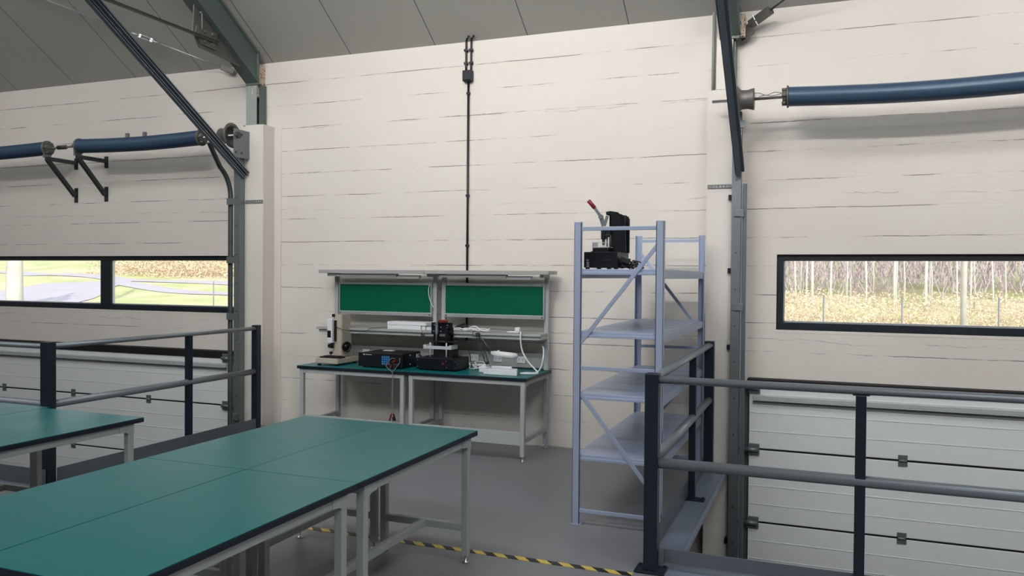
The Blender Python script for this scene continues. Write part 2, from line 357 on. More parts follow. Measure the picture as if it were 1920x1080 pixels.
# concrete pilasters
def roughbox(a, c, amp, seed, cuts=10):
    rnd = random.Random(seed); m = MB(); m.box(a, c); es = [e for e in m.bm.edges if abs((e.verts[0].co - e.verts[1].co).z) > 1]
    bmesh.ops.subdivide_edges(m.bm, edges=es, cuts=40)
    for v in m.bm.verts:
        if v.co.y < W - .05 and v.co.z < c[2] - .01: v.co.x += rnd.uniform(-amp, amp); v.co.y += rnd.uniform(-amp, amp)
    return m
struct('trim_3', roughbox((-5.93, 7.14, GZ), (-5.69, W, 3.275), .0035, 1), 'pil')
struct('trim_4', roughbox((-.965, 7.14, GZ), (-.705, W, 3.275), .0035, 2), 'pil')
# faint vertical mortar build-up beside the pilasters
struct('trim_5', roughbox((-5.69, 7.331, GZ), (-5.60, W, 3.26), .002, 3), 'pil')

# windows
def window(name, x0, x1, mulls, z0, z1):
    t = bpy.data.objects.new(name, None); C.objects.link(t); t.location = (x0, W, z0); t['kind'] = 'structure'
    y0, y1 = W + .035, W + .10; fw = .055
    f = MB(); f.box((x0, y0, z0), (x1, y1, z0 + fw + .01), .004); f.box((x0, y0, z1 - fw), (x1, y1, z1), .004)
    f.box((x0, y0, z0 + fw), (x0 + fw, y1, z1 - fw), .004); f.box((x1 - fw, y0, z0 + fw), (x1, y1, z1 - fw), .004)
    for mx in mulls: f.box((mx - .085, y0, z0 + fw), (mx + .085, y1, z1 - fw), .004)
    # glazing beads
    e = [x0 + fw] + [q for mx in mulls for q in (mx - .085, mx + .085)] + [x1 - fw]
    obj('window_frame', f, 'frame', t)
    bd = MB()
    for a, c in zip(e[::2], e[1::2]):
        bd.box((a, y0 + .02, z0 + fw + .01), (a + .012, y0 + .05, z1 - fw)); bd.box((c - .012, y0 + .02, z0 + fw + .01), (c, y0 + .05, z1 - fw))
        bd.box((a, y0 + .02, z0 + fw + .01), (c, y0 + .05, z0 + fw + .022))
    obj('glazing_bead', bd, 'alu', t)
    for a, c in zip(e[::2], e[1::2]):
        obj('window_pane', MB().box((a, y0 + .03, z0 + fw), (c, y0 + .04, z1 - fw)), 'glass', t)
    obj('window_sill', MB().box((x0 - .01, W - .002, z0 - .025), (x1 + .01, W + .034, z0), .002), 'pil', t)
    return t
window('window_1', wl[0], wl[1], [-8.24], WZ0, WZ1)
window('window_2', wr[0], wr[1], [2.0], WZ0, WZ1)

# sectional doors
def sdoor(name, x0, x1, side):
    t = bpy.data.objects.new(name, None); C.objects.link(t); t.location = (x0, 7.25, GZ); t['kind'] = 'structure'
    yf = 7.235; top = .705; seams = [.165 - .636 * k for k in range(0, 6)]
    zt = top
    for z in seams:
        z0 = max(z, GZ); m = MB(); m.box((x0, yf, z0 + .009), (x1, yf + .045, zt - .009), .004)
        k = 1
        # pressed horizontal lines on the section face
        zz = z0 + .159
        while zz < zt - .05:
            m.box((x0 + .004, yf - .0035, zz - .003), (x1 - .004, yf + .001, zz + .003), .001); zz += .159
        p = obj('door_section', m, 'door', t)
        for hx in ([x0 + 1.21 + 1.2 * j for j in range(5)] if side == 1 else [x1 - 1.185 - 1.21 * j for j in range(5)]):
            if x0 + .1 < hx < x1 - .1:
                h = MB(); h.box((hx - .035, yf - .005, z0 - .045), (hx + .035, yf - .001, z0 - .005)); h.box((hx - .035, yf - .005, z0 + .008), (hx + .035, yf - .001, z0 + .048))
                h.tube([(hx - .03, yf - .008, z0 + .001), (hx + .03, yf - .008, z0 + .001)], .009); hg = obj('door_hinge', h, 'galv', p)
        zt = z0
    g = MB()
    for z in seams[:-1]: g.box((x0, yf + .012, z - .01), (x1, yf + .04, z + .01))
    obj('joint_seal', g, 'rubber', t)
    jx = (x0 - .065, x0 - .002) if side == 1 else (x1 + .002, x1 + .055)
    obj('jamb_angle', MB().box((jx[0], yf + .045, GZ), (jx[1], W - .002, .70), .002), 'beam', t)
    obj('top_seal', MB().box((x0 - .02, yf - .012, .694), (x1 + .02, W - .002, .775), .006), 'rubber', t)
    xa, xb = (x0 + .03, x1) if side == 1 else (x0, x1 - .03)
    s_ = MB(); s_.box((xa, yf - .03, .60), (xb, yf - .004, .632), .004); s_.box((xa, yf - .05, .592), (xb, yf - .004, .60), .002)
    s_.box((xa, yf - .01, .56), (xb, yf - .004, .592), .002)
    obj('stiffening_profile', s_, 'seal', t)
    # rollers on their carriers
    ex = x0 if side == 1 else x1; sg = -1 if side == 1 else 1
    for z in [.70] + seams[:4]:
        r = MB(); r.box((ex - sg * .09, yf - .02, z - .05), (ex + sg * .005, yf - .005, z + .05), .003)
        r.tube([(ex - sg * .08, yf - .04, z), (ex + sg * .09, yf - .04, z)], .009); r.lathe((ex + sg * .055, yf - .04, z), (sg, 0, 0), [(0, .012), (0, .03), (.018, .03), (.018, .012)], 16)
        r.tube([(ex - sg * .08, yf - .04, z), (ex + sg * .03, yf - .04, z)], .018)
        obj('roller_carrier', r, 'galv', t)
    return t
sdoor('door_1', DL[0], -6.215, -1)
sdoor('door_2', -.592, DR[1], 1)

# ------------------------------------------------------------------ steel structure
def ibeam(name, xc, label):
    t = thing(name, label, 'beam', (xc, 7.16, 3.74)); k = .66
    def pr(y, dz): return 3.742 + (7.18 - y) * k + dz
    y1 = .3
    def strip(x0, x1, d0, d1, ya=7.18): return MB().prism([(x0, ya, pr(ya, d0)), (x0, y1, pr(y1, d0)), (x0, y1, pr(y1, d1)), (x0, ya, pr(ya, d1))], (x1 - x0, 0, 0))
    obj('lower_flange', strip(xc - .085, xc + .085, 0, .016), 'beam', t)
    obj('web', strip(xc - .045, xc + .060, .016, .315), 'beam', t)
    obj('upper_flange', strip(xc - .085, xc + .085, .315, .331), 'beam', t)
    e = MB(); e.box((xc - .085, 7.18, 3.72), (xc + .085, 7.196, 4.09), .003)
    obj('end_plate', e, 'beam', t)
    return t
rb = ibeam('roof_beam', -5.873, 'grey steel roof beam sloping down to the left column head, with riveted plate')
g = MB(); g.prism([(-5.873, 6.30, 4.32), (-5.873, 6.28, 4.05), (-5.873, 6.37, 3.915), (-5.873, 6.98, 3.875)], (.014, 0, 0))
gp = obj('gusset_plate', g, 'cast', rb)
g = MB(); g.prism([(-5.873, 6.32, 4.12), (-5.873, 6.30, 4.05), (-5.873, 6.37, 3.95), (-5.873, 6.58, 3.94), (-5.873, 6.60, 4.12)], (.034, 0, 0))
for yy, zz in ((6.42, 4.085), (6.53, 4.085), (6.42, 3.985), (6.53, 3.985)): g.lathe((-5.84, yy, zz), (1, 0, 0), [(0, .02), (.006, .02), (.006, .013), (.018, .013)], 12)
obj('bolted_splice', g, 'cast', gp)
obj('hook_rod', MB().tube([(-5.828, 6.37, 4.09), (-5.828, 6.37, 4.24), (-5.828, 6.355, 4.26), (-5.828, 6.34, 4.25)], .006), 'alu', gp)
rb2 = ibeam('roof_beam', -.79, 'grey steel roof beam ending above the right pilaster behind the dark track')
for xc, lab, nm in ((-5.876, 'short pale steel column stub standing on the left pilaster', 1), (-.815, 'short pale steel column stub standing on the right pilaster', 2)):
    t = thing('steel_column', lab, 'column', (xc, 7.24, 3.275))
    f = MB(); f.box((xc - .085, 7.19, 3.277), (xc + .055, 7.2, 3.735), .002); f.box((xc - .085, 7.32, 3.277), (xc + .055, 7.33, 3.735), .002)
    obj('flange', f, 'beam_light' if nm == 1 else 'pil', t); obj('web', MB().box((xc - .02, 7.2, 3.277), (xc - .008, 7.32, 3.735)), 'beam', t)
    obj('side_channel', MB().box((xc + .056, 7.23, 3.277), (xc + .075, 7.335, 3.735), .002), 'beam', t)
    obj('base_plate', MB().box((xc - .11, 7.17, 3.2755), (xc + .1, 7.335, 3.287), .002), 'beam_light', t)
for x0, x1, z0, z1, m, s_ in ((-5.90, -5.828, 3.60, 3.97, 'filler', 'crumbling tan filler beside the left roof beam end'), (-.70, -.665, 3.74, 3.93, 'filler', 'flaking tan and rusty filler beside the right roof beam end')):
    r = MB(); rnd = random.Random(4)
    r.box((x0, 7.20, z0), (x1, 7.341, z1)); bmesh.ops.subdivide_edges(r.bm, edges=r.bm.edges[:], cuts=9, use_grid_fill=True)
    for v in r.bm.verts:
        if v.co.y < W - .01: v.co += V((rnd.uniform(-.006, .006), rnd.uniform(-.012, .006), rnd.uniform(-.006, .006)))
    tag(obj('wall_filler', r, m, origin=((x0 + x1) / 2, 7.3, z0)), s_, 'filler')
# truss tie and wind braces
tag(obj('tie_rod', MB().tube([(-5.828, 6.60, 4.02), (-5.828, -6.6, 4.02)], .017), 'rod', origin=(-5.828, 6.6, 4.02)), 'thick grey tie rod running level from the bolted beam plate', 'rod')
t = thing('bracing_rod', 'thin steel bracing rod with turnbuckle under the left ceiling', 'rod', (-6.22, 7.25, 3.93))
A = V((-6.192, 7.311, 3.910)); B = V((-7.883, 6.289, 4.597)); D = (B - A)
def along(u): return A + D * u
obj('rod', MB().tube([along(.04), along(.435)], .0075), 'alu', t); obj('rod', MB().tube([along(.54), along(1.9)], .0075), 'alu', t)
tb = MB(); u_ = D.normalized(); up = (V((0, 0, 1)) - u_ * u_.z).normalized()
for s_ in (-1, 1): tb.tube([along(.455) + up * .017 * s_, along(.52) + up * .017 * s_], .007)
tb.bar(along(.45), along(.465), .02, .045, up); tb.bar(along(.51), along(.525), .02, .045, up); tb.tube([along(.41), along(.46)], .011); tb.tube([along(.52), along(.565)], .011)
obj('turnbuckle', tb, 'alu', t)
obj('anchor_cleat', MB().bar(along(.015), along(.085), .03, .06, up), 'cast', t)
t = thing('bracing_rod', 'thin bracing rod rising right from the cleat above the right pilaster', 'rod', (-.66, 7.27, 3.72))
A2 = V((-.68, 7.284, 3.82)); B2 = V((-.34, 7.067, 3.966)); D2 = B2 - A2; D2n = D2.normalized(); up2 = V((0, -1, .2))
obj('rod', MB().tube([A2 + D2 * .62, A2 + D2 * 6], .008), 'rod', t)
obj('anchor_cleat', MB().bar(A2 + V((-.03, 0, -.06)), A2 + D2 * .22 + V((0, 0, -.04)), .02, .11, (0, 0, 1)), 'cast', t)
obj('rod_socket', MB().bar(A2 + D2 * .18, A2 + D2 * .68, .05, .075, up2), 'cast', t)
obj('cleat_strap', MB().bar(A2 + D2 * .28 + V((-.02, -.045, .05)), A2 + D2 * .28 + V((.03, -.045, -.05)), .006, .008), 'alu', t)

# ------------------------------------------------------------------ door hardware
YS, ZS = 6.95, 3.135
def spring(x0, x1, label, amp, loc):
    t = thing('torsion_spring', label, 'spring', loc)
    m = MB(); pts = []; rs = []; L_ = x1 - x0; p = .0085; n = int(L_ / p)
    def axis(x): u = (x - x0) / L_; return V((x, YS, ZS + amp(u)))
    for i in range(n * 2 + 1):
        x = x0 + i * p / 2; pts.append(axis(x)); rs.append(.081 if i % 2 else .0755)
    m.tube(pts, rs, 32); obj('coil', m, 'spring', t)
    for e, s_ in ((x0, 1), (x1, -1)):
        c = MB(); q = axis(e)
        c.lathe(q + V((s_ * -.012, 0, 0)), (s_, 0, 0), [(0, .05), (0, .09), (.014, .09), (.014, .05)], 28)
        c.lathe(q + V((s_ * -.045, 0, 0)), (s_, 0, 0), [(0, .022), (0, .058), (.034, .062), (.034, .022)], 20)
        for k in range(6):
            a = k * math.pi / 3; c.lathe(q + V((s_ * -.05, math.cos(a) * .062, math.sin(a) * .062)), (s_, 0, 0), [(0, .006), (0, .012), (.04, .012)], 10)
        obj('winding_cone', c, 'cast', t)
    return t
spring(-8.165, -6.37, 'blue torsion spring over the left window, right one of two', lambda u: -.02 * math.sin(math.pi * u), (-8.165, YS, ZS - .08))
spring(-11.0, -8.70, 'blue torsion spring cut off at the left edge of the photo', lambda u: -.02 * math.sin(math.pi * u), (-8.7, YS, ZS - .08))
spring(-.29, 1.75, 'ribbed blue torsion spring over the right window', lambda u: -.03 * math.sin(math.pi * min(1, u)), (-.29, YS, ZS - .08))
def shaft(x0, x1, label):
    t = thing('door_shaft', label, 'shaft', (x0, YS, ZS)); obj('shaft', MB().tube([(x0, YS, ZS), (x1, YS, ZS)], .0125), 'chrome', t); return t
s1 = shaft(-11.3, -5.86, 'bright steel door shaft through the two left blue springs')
c = MB(); c.lathe((-8.52, YS, ZS), (1, 0, 0), [(0, .014), (0, .024), (.13, .024), (.13, .014)], 20); obj('coupling', c, 'steel_dark', s1)
s2 = shaft(-.90, 4.3, 'bright steel door shaft entering the right blue spring')
c = MB(); c.tube(curve_pts([(-.60, YS - .02, ZS + .045), (-.52, YS - .03, ZS + .04), (-.46, YS - .03, ZS + .018), (-.4, YS - .04, ZS + .035), (-.35, YS - .03, ZS + .03), (-.30, YS, ZS + .02)]), .003, 6)
c.tube(curve_pts([(-.52, YS - .02, ZS + .014), (-.47, YS - .025, ZS + .02), (-.42, YS - .02, ZS + .012), (-.34, YS - .03, ZS + .022)]), .003, 6); obj('safety_cable', c, 'galv', s2)
c = MB(); c.tube(curve_pts([(-6.30, YS - .02, ZS + .02), (-6.24, YS - .03, ZS + .05), (-6.18, YS - .03, ZS + .04), (-6.12, YS - .02, ZS + .02), (-6.05, YS - .02, ZS + .012)]), .003, 6); obj('safety_cable', c, 'galv', s1)
def drum(x, sg, label):
    """conical high-lift cable drum, wide flange on side sg"""
    t = thing('cable_drum', label, 'drum', (x, YS, ZS)); m = MB()
    if sg > 0: pr = [(-.10, .03), (-.10, .078), (-.095, .085), (-.04, .078), (-.03, .084), (.0, .10), (.035, .128), (.04, .135), (.048, .135), (.048, .105), (.01, .08), (.0, .03)]
    else: pr = [(-.10, .03), (-.10, .09), (-.094, .09), (-.05, .078), (.0, .08), (.02, .1), (.05, .14), (.058, .14), (.058, .03)]
    m.lathe((x, YS, ZS), (1, 0, 0), pr if sg > 0 else [(-d, r) for d, r in pr], 40)
    obj('drum_body', m, 'cast', t); return t
drum(-5.99, 1, 'dark cable drum on the shaft end above the left track post')
drum(-.60 - .06, -1, 'grey conical cable drum above the right track post')
def plate_bracket(x, sg, label):
    t = thing('bearing_bracket', label, 'bracket', (x, YS, 2.98)); m = MB()
    m.box((x - .003, YS - .06, 2.90), (x + .003, W - .005, 3.20), .001); obj('plate', m, 'galv', t)
    n = MB(); n.lathe((x - .02, YS, ZS), (1, 0, 0), [(0, .015), (0, .035), (.04, .035), (.04, .015)], 18)
    obj('bearing', n, 'steel_dark', t)
    for yy, zz in ((YS + .06, 2.95), (YS + .06, 3.15), (YS - .03, 2.95)): obj('bolt', MB().lathe((x - .012, yy, zz), (1, 0, 0), [(0, .012), (.024, .012)], 8), 'steel_dark', t)
    return t
plate_bracket(-5.875, 1, 'galvanised bearing plate carrying the left cable drum')
plate_bracket(-.735, -1, 'galvanised bearing plate behind the right cable drum')
def tri(x, label):
    t = thing('spring_bracket', label, 'bracket', (x, W, 2.52))
    obj('arm', MB().bar((x, W - .005, 3.01), (x, YS - .03, 3.01), .045, .045, bev=.003), 'steel_dark', t)
    obj('diagonal_strut', MB().bar((x, W - .02, 2.60), (x, YS - .01, 3.0), .045, .045, bev=.003), 'steel_dark', t)
    for za, zb2 in ((2.52, 2.70), (2.93, 3.07)): obj('wall_plate', MB().box((x - .03, W - .008, za), (x + .03, W - .0005, zb2), .002), 'steel_dark', t)
    for zz in (2.535, 2.68): obj('bolt', MB().lathe((x, W - .006, zz), (0, -1, 0), [(0, .012), (.016, .012)], 8), 'steel_dark', t)
    m = MB(); m.box((x - .025, YS - .055, 3.02), (x + .0, YS + .045, 3.17), .003); m.lathe((x - .035, YS, ZS), (1, 0, 0), [(0, .02), (0, .04), (.04, .04), (.04, .02)], 20)
    obj('bearing_seat', m, 'galv', t); return t
tb1 = tri(-8.185, 'triangular steel wall bracket at the left end of the middle blue spring')
tb2 = copy_tree(tb1, loc=(-8.685, W, 2.52), label='triangular steel wall bracket at the right end of the cut off blue spring')
for x in (-7.56, -7.93 + .1):
    tag(obj('wall_clip', MB().box((x - .02, W - .035, 3.26), (x + .02, W, 3.33), .004), 'cable_grey', origin=(x, W, 3.26)), 'small grey clip on the wall above the blue spring, ' + ('nearer the column' if x > -7.7 else 'farther from the column'), 'clip')

def vtrack(name, xa, xb, xt, sg, label):
    """angle post from the ground to the drum and the roller track beside it"""
    t = thing(name, label, 'track', (xa, 7.1, GZ))
    m = MB(); m.box((xa, 7.05, GZ), (xb, 7.056, 3.06), .001)
    e = xb if sg < 0 else xa
    m.box((xb - .006, 7.056, GZ), (xb, 7.13, 3.06), .001); m.box((xa, 7.056, GZ), (xa + .006, 7.13, 3.06), .001)
    p = obj('angle_post', m, 'galv', t)
    z = GZ + 2.78
    while z < 3:
        obj('bolt', MB().lathe(((xa + xb) / 2, 7.052, z), (0, -1, 0), [(0, .007), (.006, .007)], 8), 'steel_dark', p); z += .31
    return t
tl = vtrack('door_track', -6.005, -5.925, -6.06, -1, 'galvanised door track post beside the left pilaster with curved roller track')
tr_ = vtrack('door_track', -.742, -.665, -.62, 1, 'galvanised door track post covering the edge of the right pilaster')
# curved roller track, left: up the wall then bending into the roof slope
def ctrack(x, y0, zc, yend, k, label_parent, zlow=GZ, x2=None):
    R_ = .38; th = math.atan(k); pts = [(x, y0, zlow), (x, y0, zc - .5), (x, y0, zc)]
    aend = math.pi / 2 - th
    for i in range(1, 10):
        a = aend * i / 9; pts.append((x, y0 - R_ * (1 - math.cos(a)), zc + R_ * math.sin(a)))
    y1, z1 = pts[-1][1], pts[-1][2]
    for i in range(1, 12):
        yy = y1 + (yend - y1) * i / 11; pts.append((x + ((x2 if x2 is not None else x) - x) * i / 11, yy, z1 + (y1 - yy) * k))
    m = MB()
    for a, c_ in zip(pts, pts[1:]):
        a = V(a); c_ = V(c_); d = (c_ - a).normalized(); a2 = a - d * .003; c2 = c_ + d * .003; nrm = V((0, -d.z, d.y))
        m.bar(a2, c2, .045, .004, nrm, 0)
        m.bar(a2 + nrm * .012 + V((.021, 0, 0)), c2 + nrm * .012 + V((.021, 0, 0)), .004, .024, nrm, 0)
        m.bar(a2 + nrm * .012 - V((.021, 0, 0)), c2 + nrm * .012 - V((.021, 0, 0)), .004, .024, nrm, 0)
    return m
obj('roller_track', ctrack(-6.075, 7.09, 2.49, 6.62, .66, tl, x2=-5.95), 'galv', tl)
obj('roller_track', MB().box((-.655, 7.07, GZ), (-.62, 7.11, 2.45), .002), 'track', tr_)
for z in (2.44, 1.80, 1.18): obj('track_bracket', MB().box((-6.10, 7.045, z - .035), (-5.94, 7.049, z + .035), .001), 'galv', tl)
for z in (.62, .1): obj('track_bracket', MB().box((-5.99, 7.02, z - .05), (-5.93, 7.049, z + .03), .004), 'galv', tl)
for z in (2.95, 2.2, 1.4, .75): obj('track_bracket', MB().box((-.72, 7.035, z - .03), (-.64, 7.049, z + .03), .002), 'galv', tr_)
def slope_track(x, y0, z0, k, label, w_=.0):
    t = thing('inclined_door_track', label, 'track', (x, y0, z0)); y1 = .8
    d = V((0, -1, k)).normalized(); nrm = V((0, k, 1)).normalized()
    for off, dx in ((0, 0), (.052, .022)):
        a = V((x + dx, y0, z0)) + nrm * off; c_ = a + d * ((y0 - y1) / abs(d.y)); m = MB()
        m.bar(a, c_, .004, .034, nrm, 0); m.bar(a + nrm * .017 + V((.018, 0, 0)), c_ + nrm * .017 + V((.018, 0, 0)), .04, .004, nrm, 0); m.bar(a - nrm * .017 + V((.018, 0, 0)), c_ - nrm * .017 + V((.018, 0, 0)), .04, .004, nrm, 0)
        for sg_ in (-1, 1): m.bar(a + nrm * .0125 * sg_ + V((.037, 0, 0)), c_ + nrm * .0125 * sg_ + V((.037, 0, 0)), .003, .011, nrm, 0)
        obj('channel', m, 'track', t)
    m = MB(); a = V((x - .01, y0, z0)) + nrm * .026; c_ = a + d * ((y0 - y1) / abs(d.y)); m.bar(a, c_, .004, .05, nrm, 0); obj('stiffening_angle', m, 'mat_edge', t)
    for i in range(1, 6):
        q = a + d * (i * .85 + .3); obj('joint_strap', MB().bar(q - d * .03 + V((.02, 0, 0)), q + d * .03 + V((.02, 0, 0)), .045, .006, nrm, 0), 'galv', t)
    return t
slope_track(-5.93, 7.10, 2.70, .650, 'dark double door track sloping up from the left post toward the roof')
st2 = slope_track(-.70, 7.02, 2.52, .735, 'dark double door track rising from the right post across the right column')
# perforated straps fixed to the pilasters
for (x0, x1, lab) in ((-6.0, -5.69, 'perforated steel strap across the left pilaster'), (-.955, -.74, 'perforated steel strap across the right pilaster')):
    m = MB(); n = int((x1 - x0) / .03); z = 2.44
    m.box((x0, 7.128, z - .016), (x1, 7.1325, z - .009)); m.box((x0, 7.128, z + .009), (x1, 7.1325, z + .016))
    for i in range(n + 1): xx = x0 + (x1 - x0 - .012) * i / n; m.box((xx, 7.128, z - .009), (xx + .012, 7.1325, z + .009))
    tag(obj('perforated_strap', m, 'cable_grey', origin=(x0, 7.13, z)), lab, 'strap')
for z, lab in ((2.34, 'black clip on the right pilaster edge, topmost of four, just under the strap'), (1.71, 'black clip on the right pilaster edge level with the top rack shelf'),
               (1.05, 'black clip on the right pilaster edge just above the handrail top'), (-.62, 'black clip on the right pilaster edge, lowest of four, below floor level')):
    tag(obj('wall_clip', MB().box((-.775, 7.105, z - .022), (-.745, 7.138, z + .022), .003), 'black', origin=(-.76, 7.13, z)), lab, 'clip', 'black clips down the right pilaster')
# slim pipe beside right stub
tag(obj('wall_pipe', MB().tube([(-.94, 7.30, 3.29), (-.94, 7.30, 4.0)], .012), 'beam_light', origin=(-.94, 7.3, 3.29)), 'slim painted pipe standing on the right pilaster top beside the stub', 'pipe')

# black conduit
t = thing('conduit', 'black electrical conduit running down the wall behind the workbench', 'conduit', (-3.335, W, 1.0)); y = W - .018
obj('pipe', MB().tube([(-3.335, y, 1.0), (-3.335, y, 3.58)], .011), 'black', t)
for x in (-3.362, -3.308):
    obj('pipe', MB().tube(curve_pts([(x, y, 3.69), (x, y, 3.95), (x + .006, y - .005, 4.0), (x + .03, y - .02, 4.025), (x + .05, y - .05, 4.02)], 6), .010), 'black', t)
m = MB(); m.box((-3.385, W - .06, 3.585), (-3.285, W, 3.695), .008); m.box((-3.375, W - .066, 3.595), (-3.295, W - .058, 3.685), .004); bx = obj('junction_box', m, 'black_metal', t)
for z in (3.47, 2.45, 1.95): obj('pipe_clip', MB().box((-3.352, W - .034, z - .012), (-3.318, W, z + .012), .004), 'black', t)
for x in (-3.362, -3.308):
    for z in (3.77, 3.9): obj('pipe_clip', MB().box((x - .02, W - .034, z - .012), (x + .02, W, z + .012), .004), 'black', t)

# ------------------------------------------------------------------ hazard tape
b = MB(); b.box((-3.95, 4.335, .0005), (-.97, 4.385, .0025)); tag(obj('floor_tape', b, 'tape', origin=(-2.4, 4.36, 0)), 'yellow and black striped hazard tape along the grey floor', 'tape')

# ------------------------------------------------------------------ guard rails
def post(t, x, y, w_, h_, z0=.004, bp=(.16, .10)):
    m = MB(); m.box((x - w_ / 2, y - w_ / 2, z0 + .008), (x + w_ / 2, y + w_ / 2, h_), .004); p = obj('post', m, 'anthracite', t)
    m = MB(); m.box((x - bp[0] / 2, y - bp[1] / 2, z0), (x + bp[0] / 2, y + bp[1] / 2, z0 + .01), .002)
    for sx in (-1, 1):
        for sy in (-1, 1): m.lathe((x + sx * (bp[0] / 2 - .016), y + sy * (bp[1] / 2 - .016), z0 + .009), (0, 0, 1), [(0, .008), (.009, .008)], 6)
    obj('base_plate', m, 'anthracite', p); return p
def toprail(t, p, q):
    p = V(p); q = V(q); m = MB(); d = (q - p).normalized(); s_ = d.cross(V((0, 0, 1))); prof = []
    for k in range(20): a = 2 * math.pi * k / 20; prof.append(p + s_ * .032 * math.cos(a) + V((0, 0, .021 * math.sin(a))))
    m.prism(prof, q - p)
    for f in m.bm.faces:
        if len(f.verts) == 4: f.smooth = True
    return obj('top_rail', m, 'rail', t)
def midrail(t, p, q): return obj('middle_rail', MB().tube([p, q], .030, 20), 'rail', t)
RT, RM_ = 1.078, .612
t = thing('guard_rail', 'dark post guard rail with grey rails around the right opening beside the rack', 'railing', (-.885, 4.46, 0))
xr, yr = -.885, 4.46
post(t, xr, yr, .076, 1.112, bp=(.17, .13)); post(t, xr - .008, 6.0, .05, 1.055, bp=(.19, .09)); post(t, xr - .01, 6.93, .076, 1.112, bp=(.1, .1))
for x in (.185, 1.3, 2.6, 4.0): post(t, x, yr, .05, 1.055, bp=(.12, .10))
toprail(t, (xr + .036, yr, RT), (5.5, yr, RT)); midrail(t, (xr + .036, yr, RM_), (5.5, yr, RM_))
toprail(t, (xr - .004, yr + .036, RT), (xr - .01, 6.90, RT)); midrail(t, (xr - .004, yr + .036, RM_), (xr - .01, 6.90, RM_))
m = MB(); m.box((xr + .04, yr + .026, .048), (5.5, yr + .032, .125), .001); m.box((xr + .04, yr + .0, .04), (xr + .07, yr + .03, .125), .001)
m.lathe((xr + .1, yr + .024, .085), (0, -1, 0), [(0, .008), (.006, .008)], 8); obj('toe_board', m, 'toe', t)
m = MB(); m.box((xr - .052, yr + .04, .005), (xr - .047, 6.9, .125), .001); obj('toe_board', m, 'toe', t)
for x in (.185, 1.3, 2.6, 4.0): obj('rail_saddle', MB().box((x - .04, yr - .02, 1.053), (x + .04, yr + .02, 1.058), .001), 'anthracite', t)
obj('rail_saddle', MB().box((xr - .04, 5.96, 1.053), (xr + .02, 6.04, 1.058), .001), 'anthracite', t)
t = thing('guard_rail', 'dark post guard rail with grey rails around the left opening', 'railing', (-5.58, 4.46, 0)); xq = -5.575
post(t, xq, yr, .078, 1.112, bp=(.16, .13)); post(t, xq + .01, 5.92, .052, 1.06, bp=(.1, .09)); post(t, xq + .02, 6.87, .07, 1.112, bp=(.1, .1))
for x in (-6.9, -8.3, -9.7): post(t, x, yr, .05, 1.055, bp=(.12, .10))
toprail(t, (xq, yr + .036, RT), (xq + .02, 6.84, RT)); midrail(t, (xq, yr + .036, RM_ + .015), (xq + .02, 6.84, RM_ + .015))
toprail(t, (xq - .036, yr, RT), (-11, yr, RT)); midrail(t, (xq - .036, yr, RM_ + .015), (-11, yr, RM_ + .015))
m = MB(); m.box((xq + .042, yr + .04, .006), (xq + .048, 6.86, .135), .001)
for yy in (4.9, 5.6, 6.3): m.lathe((xq + .049, yy, .09), (1, 0, 0), [(0, .008), (.006, .008)], 8)
obj('toe_board', m, 'toe', t)
obj('toe_board', MB().box((-11, yr - .05, .006), (xq + .03, yr - .044, .135), .001), 'toe', t)

# ------------------------------------------------------------------ tables
def leg_mb(x, y, z1=.70, w_=.04):
    m = MB(); m.box((x - w_ / 2, y - w_ / 2, .045), (x + w_ / 2, y + w_ / 2, z1), .004); return m
def foot_mb(x, y):
    m = MB(); m.lathe((x, y, 0), (0, 0, 1), [(0, .021), (.006, .023), (.013, .018), (.018, .007), (.046, .007)], 16); return m
def table(name, x0, x1, y0, y1, label, group, ix=.035, iy=.085, bars='H', top=.75, longaxis='y', loc=None):
    cx, cy = (x0 + x1) / 2, (y0 + y1) / 2; t = thing(name, label, 'table', (cx, cy, 0), group)
    tt = MB(); tt.box((x0, y0, top - .030), (x1, y1, top - .003), .003); tp = obj('tabletop', tt, 'mat_edge', t)
    obj('antistatic_mat', MB().box((x0 + .001, y0 + .001, top - .0032), (x1 - .001, y1 - .001, top), .0008), 'mat_green', tp)
    xa, xb, ya, yb = x0 + ix, x1 - ix, y0 + iy, y1 - iy
    for x in (xa, xb):
        for y in (ya, yb):
            l = obj('leg', leg_mb(x, y, top - .032), 'paint_grey', t); obj('levelling_foot', foot_mb(x, y), 'chrome', l)
    a = MB(); zt, zb_ = top - .031, top - .071; h = .018
    for x in (xa, xb): a.box((x - .018, ya + .02, zb_), (x + .018, yb - .02, zt), .003)
    for y in (ya, yb): a.box((xa + .02, y - .018, zb_), (xb - .02, y + .018, zt), .003)
    for x in (xa, xb):
        for y, s_ in ((ya, 1), (yb, -1)):
            q = x + (.019 if x == xb else -.022)
            a.prism([(q, y - s_ * .02, zt), (q, y + s_ * .09, zt), (q, y + s_ * .09, zt - .042), (q, y + s_ * .04, zt - .046), (q, y + s_ * .02, zt - .06), (q, y - s_ * .02, zt - .06)], (.003, 0, 0))
    obj('apron_frame', a, 'paint_grey', t)
    zs0, zs1 = .185, .225
    if bars == 'H':
        for y in (ya, yb): obj('stretcher', MB().box((xa + .02, y - .018, zs0), (xb - .02, y + .018, zs1), .003), 'paint_grey', t)
        obj('stretcher', MB().box((cx - .018, ya + .018, zs0), (cx + .018, yb - .018, zs1), .003), 'paint_grey', t)
    else:
        for x in (xa, xb): obj('stretcher', MB().box((x - .018, ya + .02, zs0 - .02), (x + .018, yb - .02, zs1 - .02), .003), 'paint_grey', t)
        obj('foot_rail', MB().box((xa + .02, ya - .012, zs0 - .04), (xb - .02, ya + .012, zs1 + .04), .003), 'paint_grey', t)
    return t
g = 'green topped tables of the centre island'
table('work_table', -2.4685, -1.865, 2.983, 4.262, 'green topped centre island table at the far right, its end legs by the floor tape', g)
